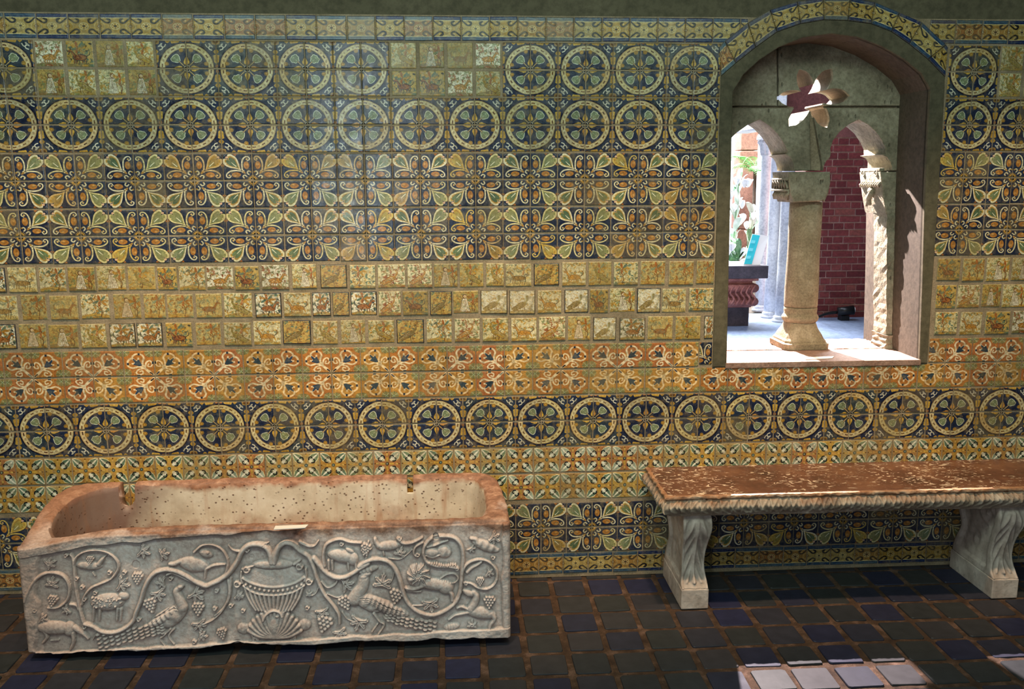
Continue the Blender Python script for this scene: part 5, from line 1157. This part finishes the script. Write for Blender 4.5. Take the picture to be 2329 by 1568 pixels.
for (c, nrm, d, s_, t, seg, L) in cols:
    col = []
    for j, (o_, dz) in enumerate(pp):
        v = j/(len(pp)-1); body = math.exp(-((v-.56)/.26)**2)
        ph = s_/.046; fr_ = ph-math.floor(ph)
        sa, sb = math.sin(PI*(ph+1.6*(v-.55))), math.sin(PI*(ph-1.6*(v-.55))+.5)
        leafy = max(math.exp(-(sa/.30)**2), math.exp(-(sb/.30)**2))*1.3-.55; pts_ = math.exp(-(((fr_-.5)/.13)**2+((v-.55)/.07)**2))*1.6
        h = body*(.0085*leafy+.006*pts_)+.006*float(fbm(np.array(s_*45), np.array(v*8), 3, 3))
        off = o_+h; p = c+nrm*off
        # mitre: keep offset planes from crossing at the two front corners
        if seg == 0: lim = off; p[1] = max(p[1], -BF-off) if t < 1 else -BF-off; p = np.array([BX0-off, -.008+(-BF-off+.008)*t])
        elif seg == 1: p = np.array([(BX0-off)+(BX1+off-(BX0-off))*t, -BF-off])
        else: p = np.array([BX1+off, (-BF-off)+(-.008+BF+off)*t])
        rowp.append(min(1, max(0, .35-h*70))*body); col.append((p[0], p[1], BZ+dz-(.004*max(0, math.sin(s_*7.3)) if v > .85 else 0)))  # low parts of the pattern get painted shade
    rows.append(col)
m = len(pp); vs = [v for r in rows for v in r]; fs = [(i*m+j, (i+1)*m+j, (i+1)*m+j+1, i*m+j+1) for i in range(len(rows)-1) for j in range(m-1)]
bm = bmesh.new(); lay = bm.verts.layers.float.new('recess_shade'); V = [bm.verts.new(v) for v in vs]
for f in fs: bm.faces.new([V[i] for i in f])
bm.normal_update()
for v_, p_ in zip(V, rowp): v_[lay] = p_
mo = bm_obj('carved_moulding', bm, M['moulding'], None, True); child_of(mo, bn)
child_of(box('seat_underside', BX0+.012, BX1-.012, -.40, -.008, BZ-.107, BZ-.084, M['bench_stone'], None, .002), bn)
# scrolled console legs
def leg(xc, label=None):
    front = smooth_pts([(-.390, .100), (-.372, .118), (-.352, .150), (-.340, .20), (-.346, .255), (-.366, .31), (-.392, .36), (-.404, .405), (-.396, .445), (-.380, .468)], 5)
    zs = front[:, 1]; H_ = len(front); bm = bmesh.new(); rings = []
    hw = lambda z: .056+.010*math.exp(-((z-.42)/.08)**2)+.006*math.exp(-((z-.11)/.04)**2)-.004*math.exp(-((z-.22)/.06)**2)
    rear = lambda z: -.030-.10*math.exp(-((z-.26)/.07)**2)*.45
    K, Ks = 34, 30; lay = bm.verts.layers.float.new('recess_shade'); shds = []
    for i in range(H_):
        yf, z = front[i]; w = hw(z); yr = rear(z); t = (z-.1)/.366; ring = []
        for k in range(K+1):  # front face left to right, acanthus
            u = -1+2*k/K; mid = .014*math.exp(-(u/.13)**2)
            vein = .010*math.sin(26*t+9*abs(u)*1.2)*math.exp(-((abs(u)-.5)/.33)**2)
            lobes = .010*max(0, math.cos(u*PI*.5))*(.5+.5*math.cos((t*4.2+abs(u)*1.4)*2*PI*.5))
            edge = .006 if abs(u) > .86 else 0
            h = (mid+vein+lobes)*(1 if .06 < t < .93 else .2)+edge; shds.append(min(1, max(0, .42-h*42)))  # shade value for the colour, stronger in the hollows between lobes
            ring.append((xc+u*w, yf-h*.9, z))
        for k in range(1, Ks):  # right side front to back
            v = k/Ks; y = yf+(yr-yf)*v; b = .004*math.sin(14*v+9*t)*math.sin(11*t)+.005*math.exp(-(((v-.25)/.09)**2+((t-.8)/.1)**2))
            ring.append((xc+w+b-(.010 if .1 < v < .9 and .08 < t < .95 else 0), y, z))
        ring.append((xc+w, yr, z)); ring.append((xc, yr, z)); ring.append((xc-w, yr, z))
        for k in range(Ks-1, 0, -1):
            v = k/Ks; y = yf+(yr-yf)*v
            r_ = math.hypot((v-.30)/.16, (t-.80)/.13); scroll = .007*math.cos(7*r_)*math.exp(-r_*.9)
            r2 = math.hypot((v-.55)/.2, (t-.35)/.2); scroll += .006*math.cos(6*r2)*math.exp(-r2*.8)
            ring.append((xc-w-scroll+(.010 if .1 < v < .9 and .08 < t < .95 else 0), y, z))
        rings.append([bm.verts.new(p) for p in ring])
        for v_, p_ in zip(rings[-1], shds): v_[lay] = p_
        shds = []
    n_ = len(rings[0])
    for i in range(H_-1):
        for k in range(n_): bm.faces.new((rings[i][k], rings[i][(k+1) % n_], rings[i+1][(k+1) % n_], rings[i+1][k]))
    bm.faces.new(rings[0][::-1]); bm.faces.new(rings[-1])
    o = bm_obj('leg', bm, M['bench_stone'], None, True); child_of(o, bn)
    f = box('leg_foot', xc-.065, xc+.065, -.397, -.022, 0.0, .099, M['bench_stone'], None, .005, 2); f.parent = o; f.matrix_parent_inverse = o.matrix_world.inverted()
    return o, f
bpy.context.view_layer.update()
for xc in (1.103, 2.612):
    o, f = leg(xc); bpy.context.view_layer.update()
    f.parent = o; f.matrix_parent_inverse = o.matrix_world.inverted()
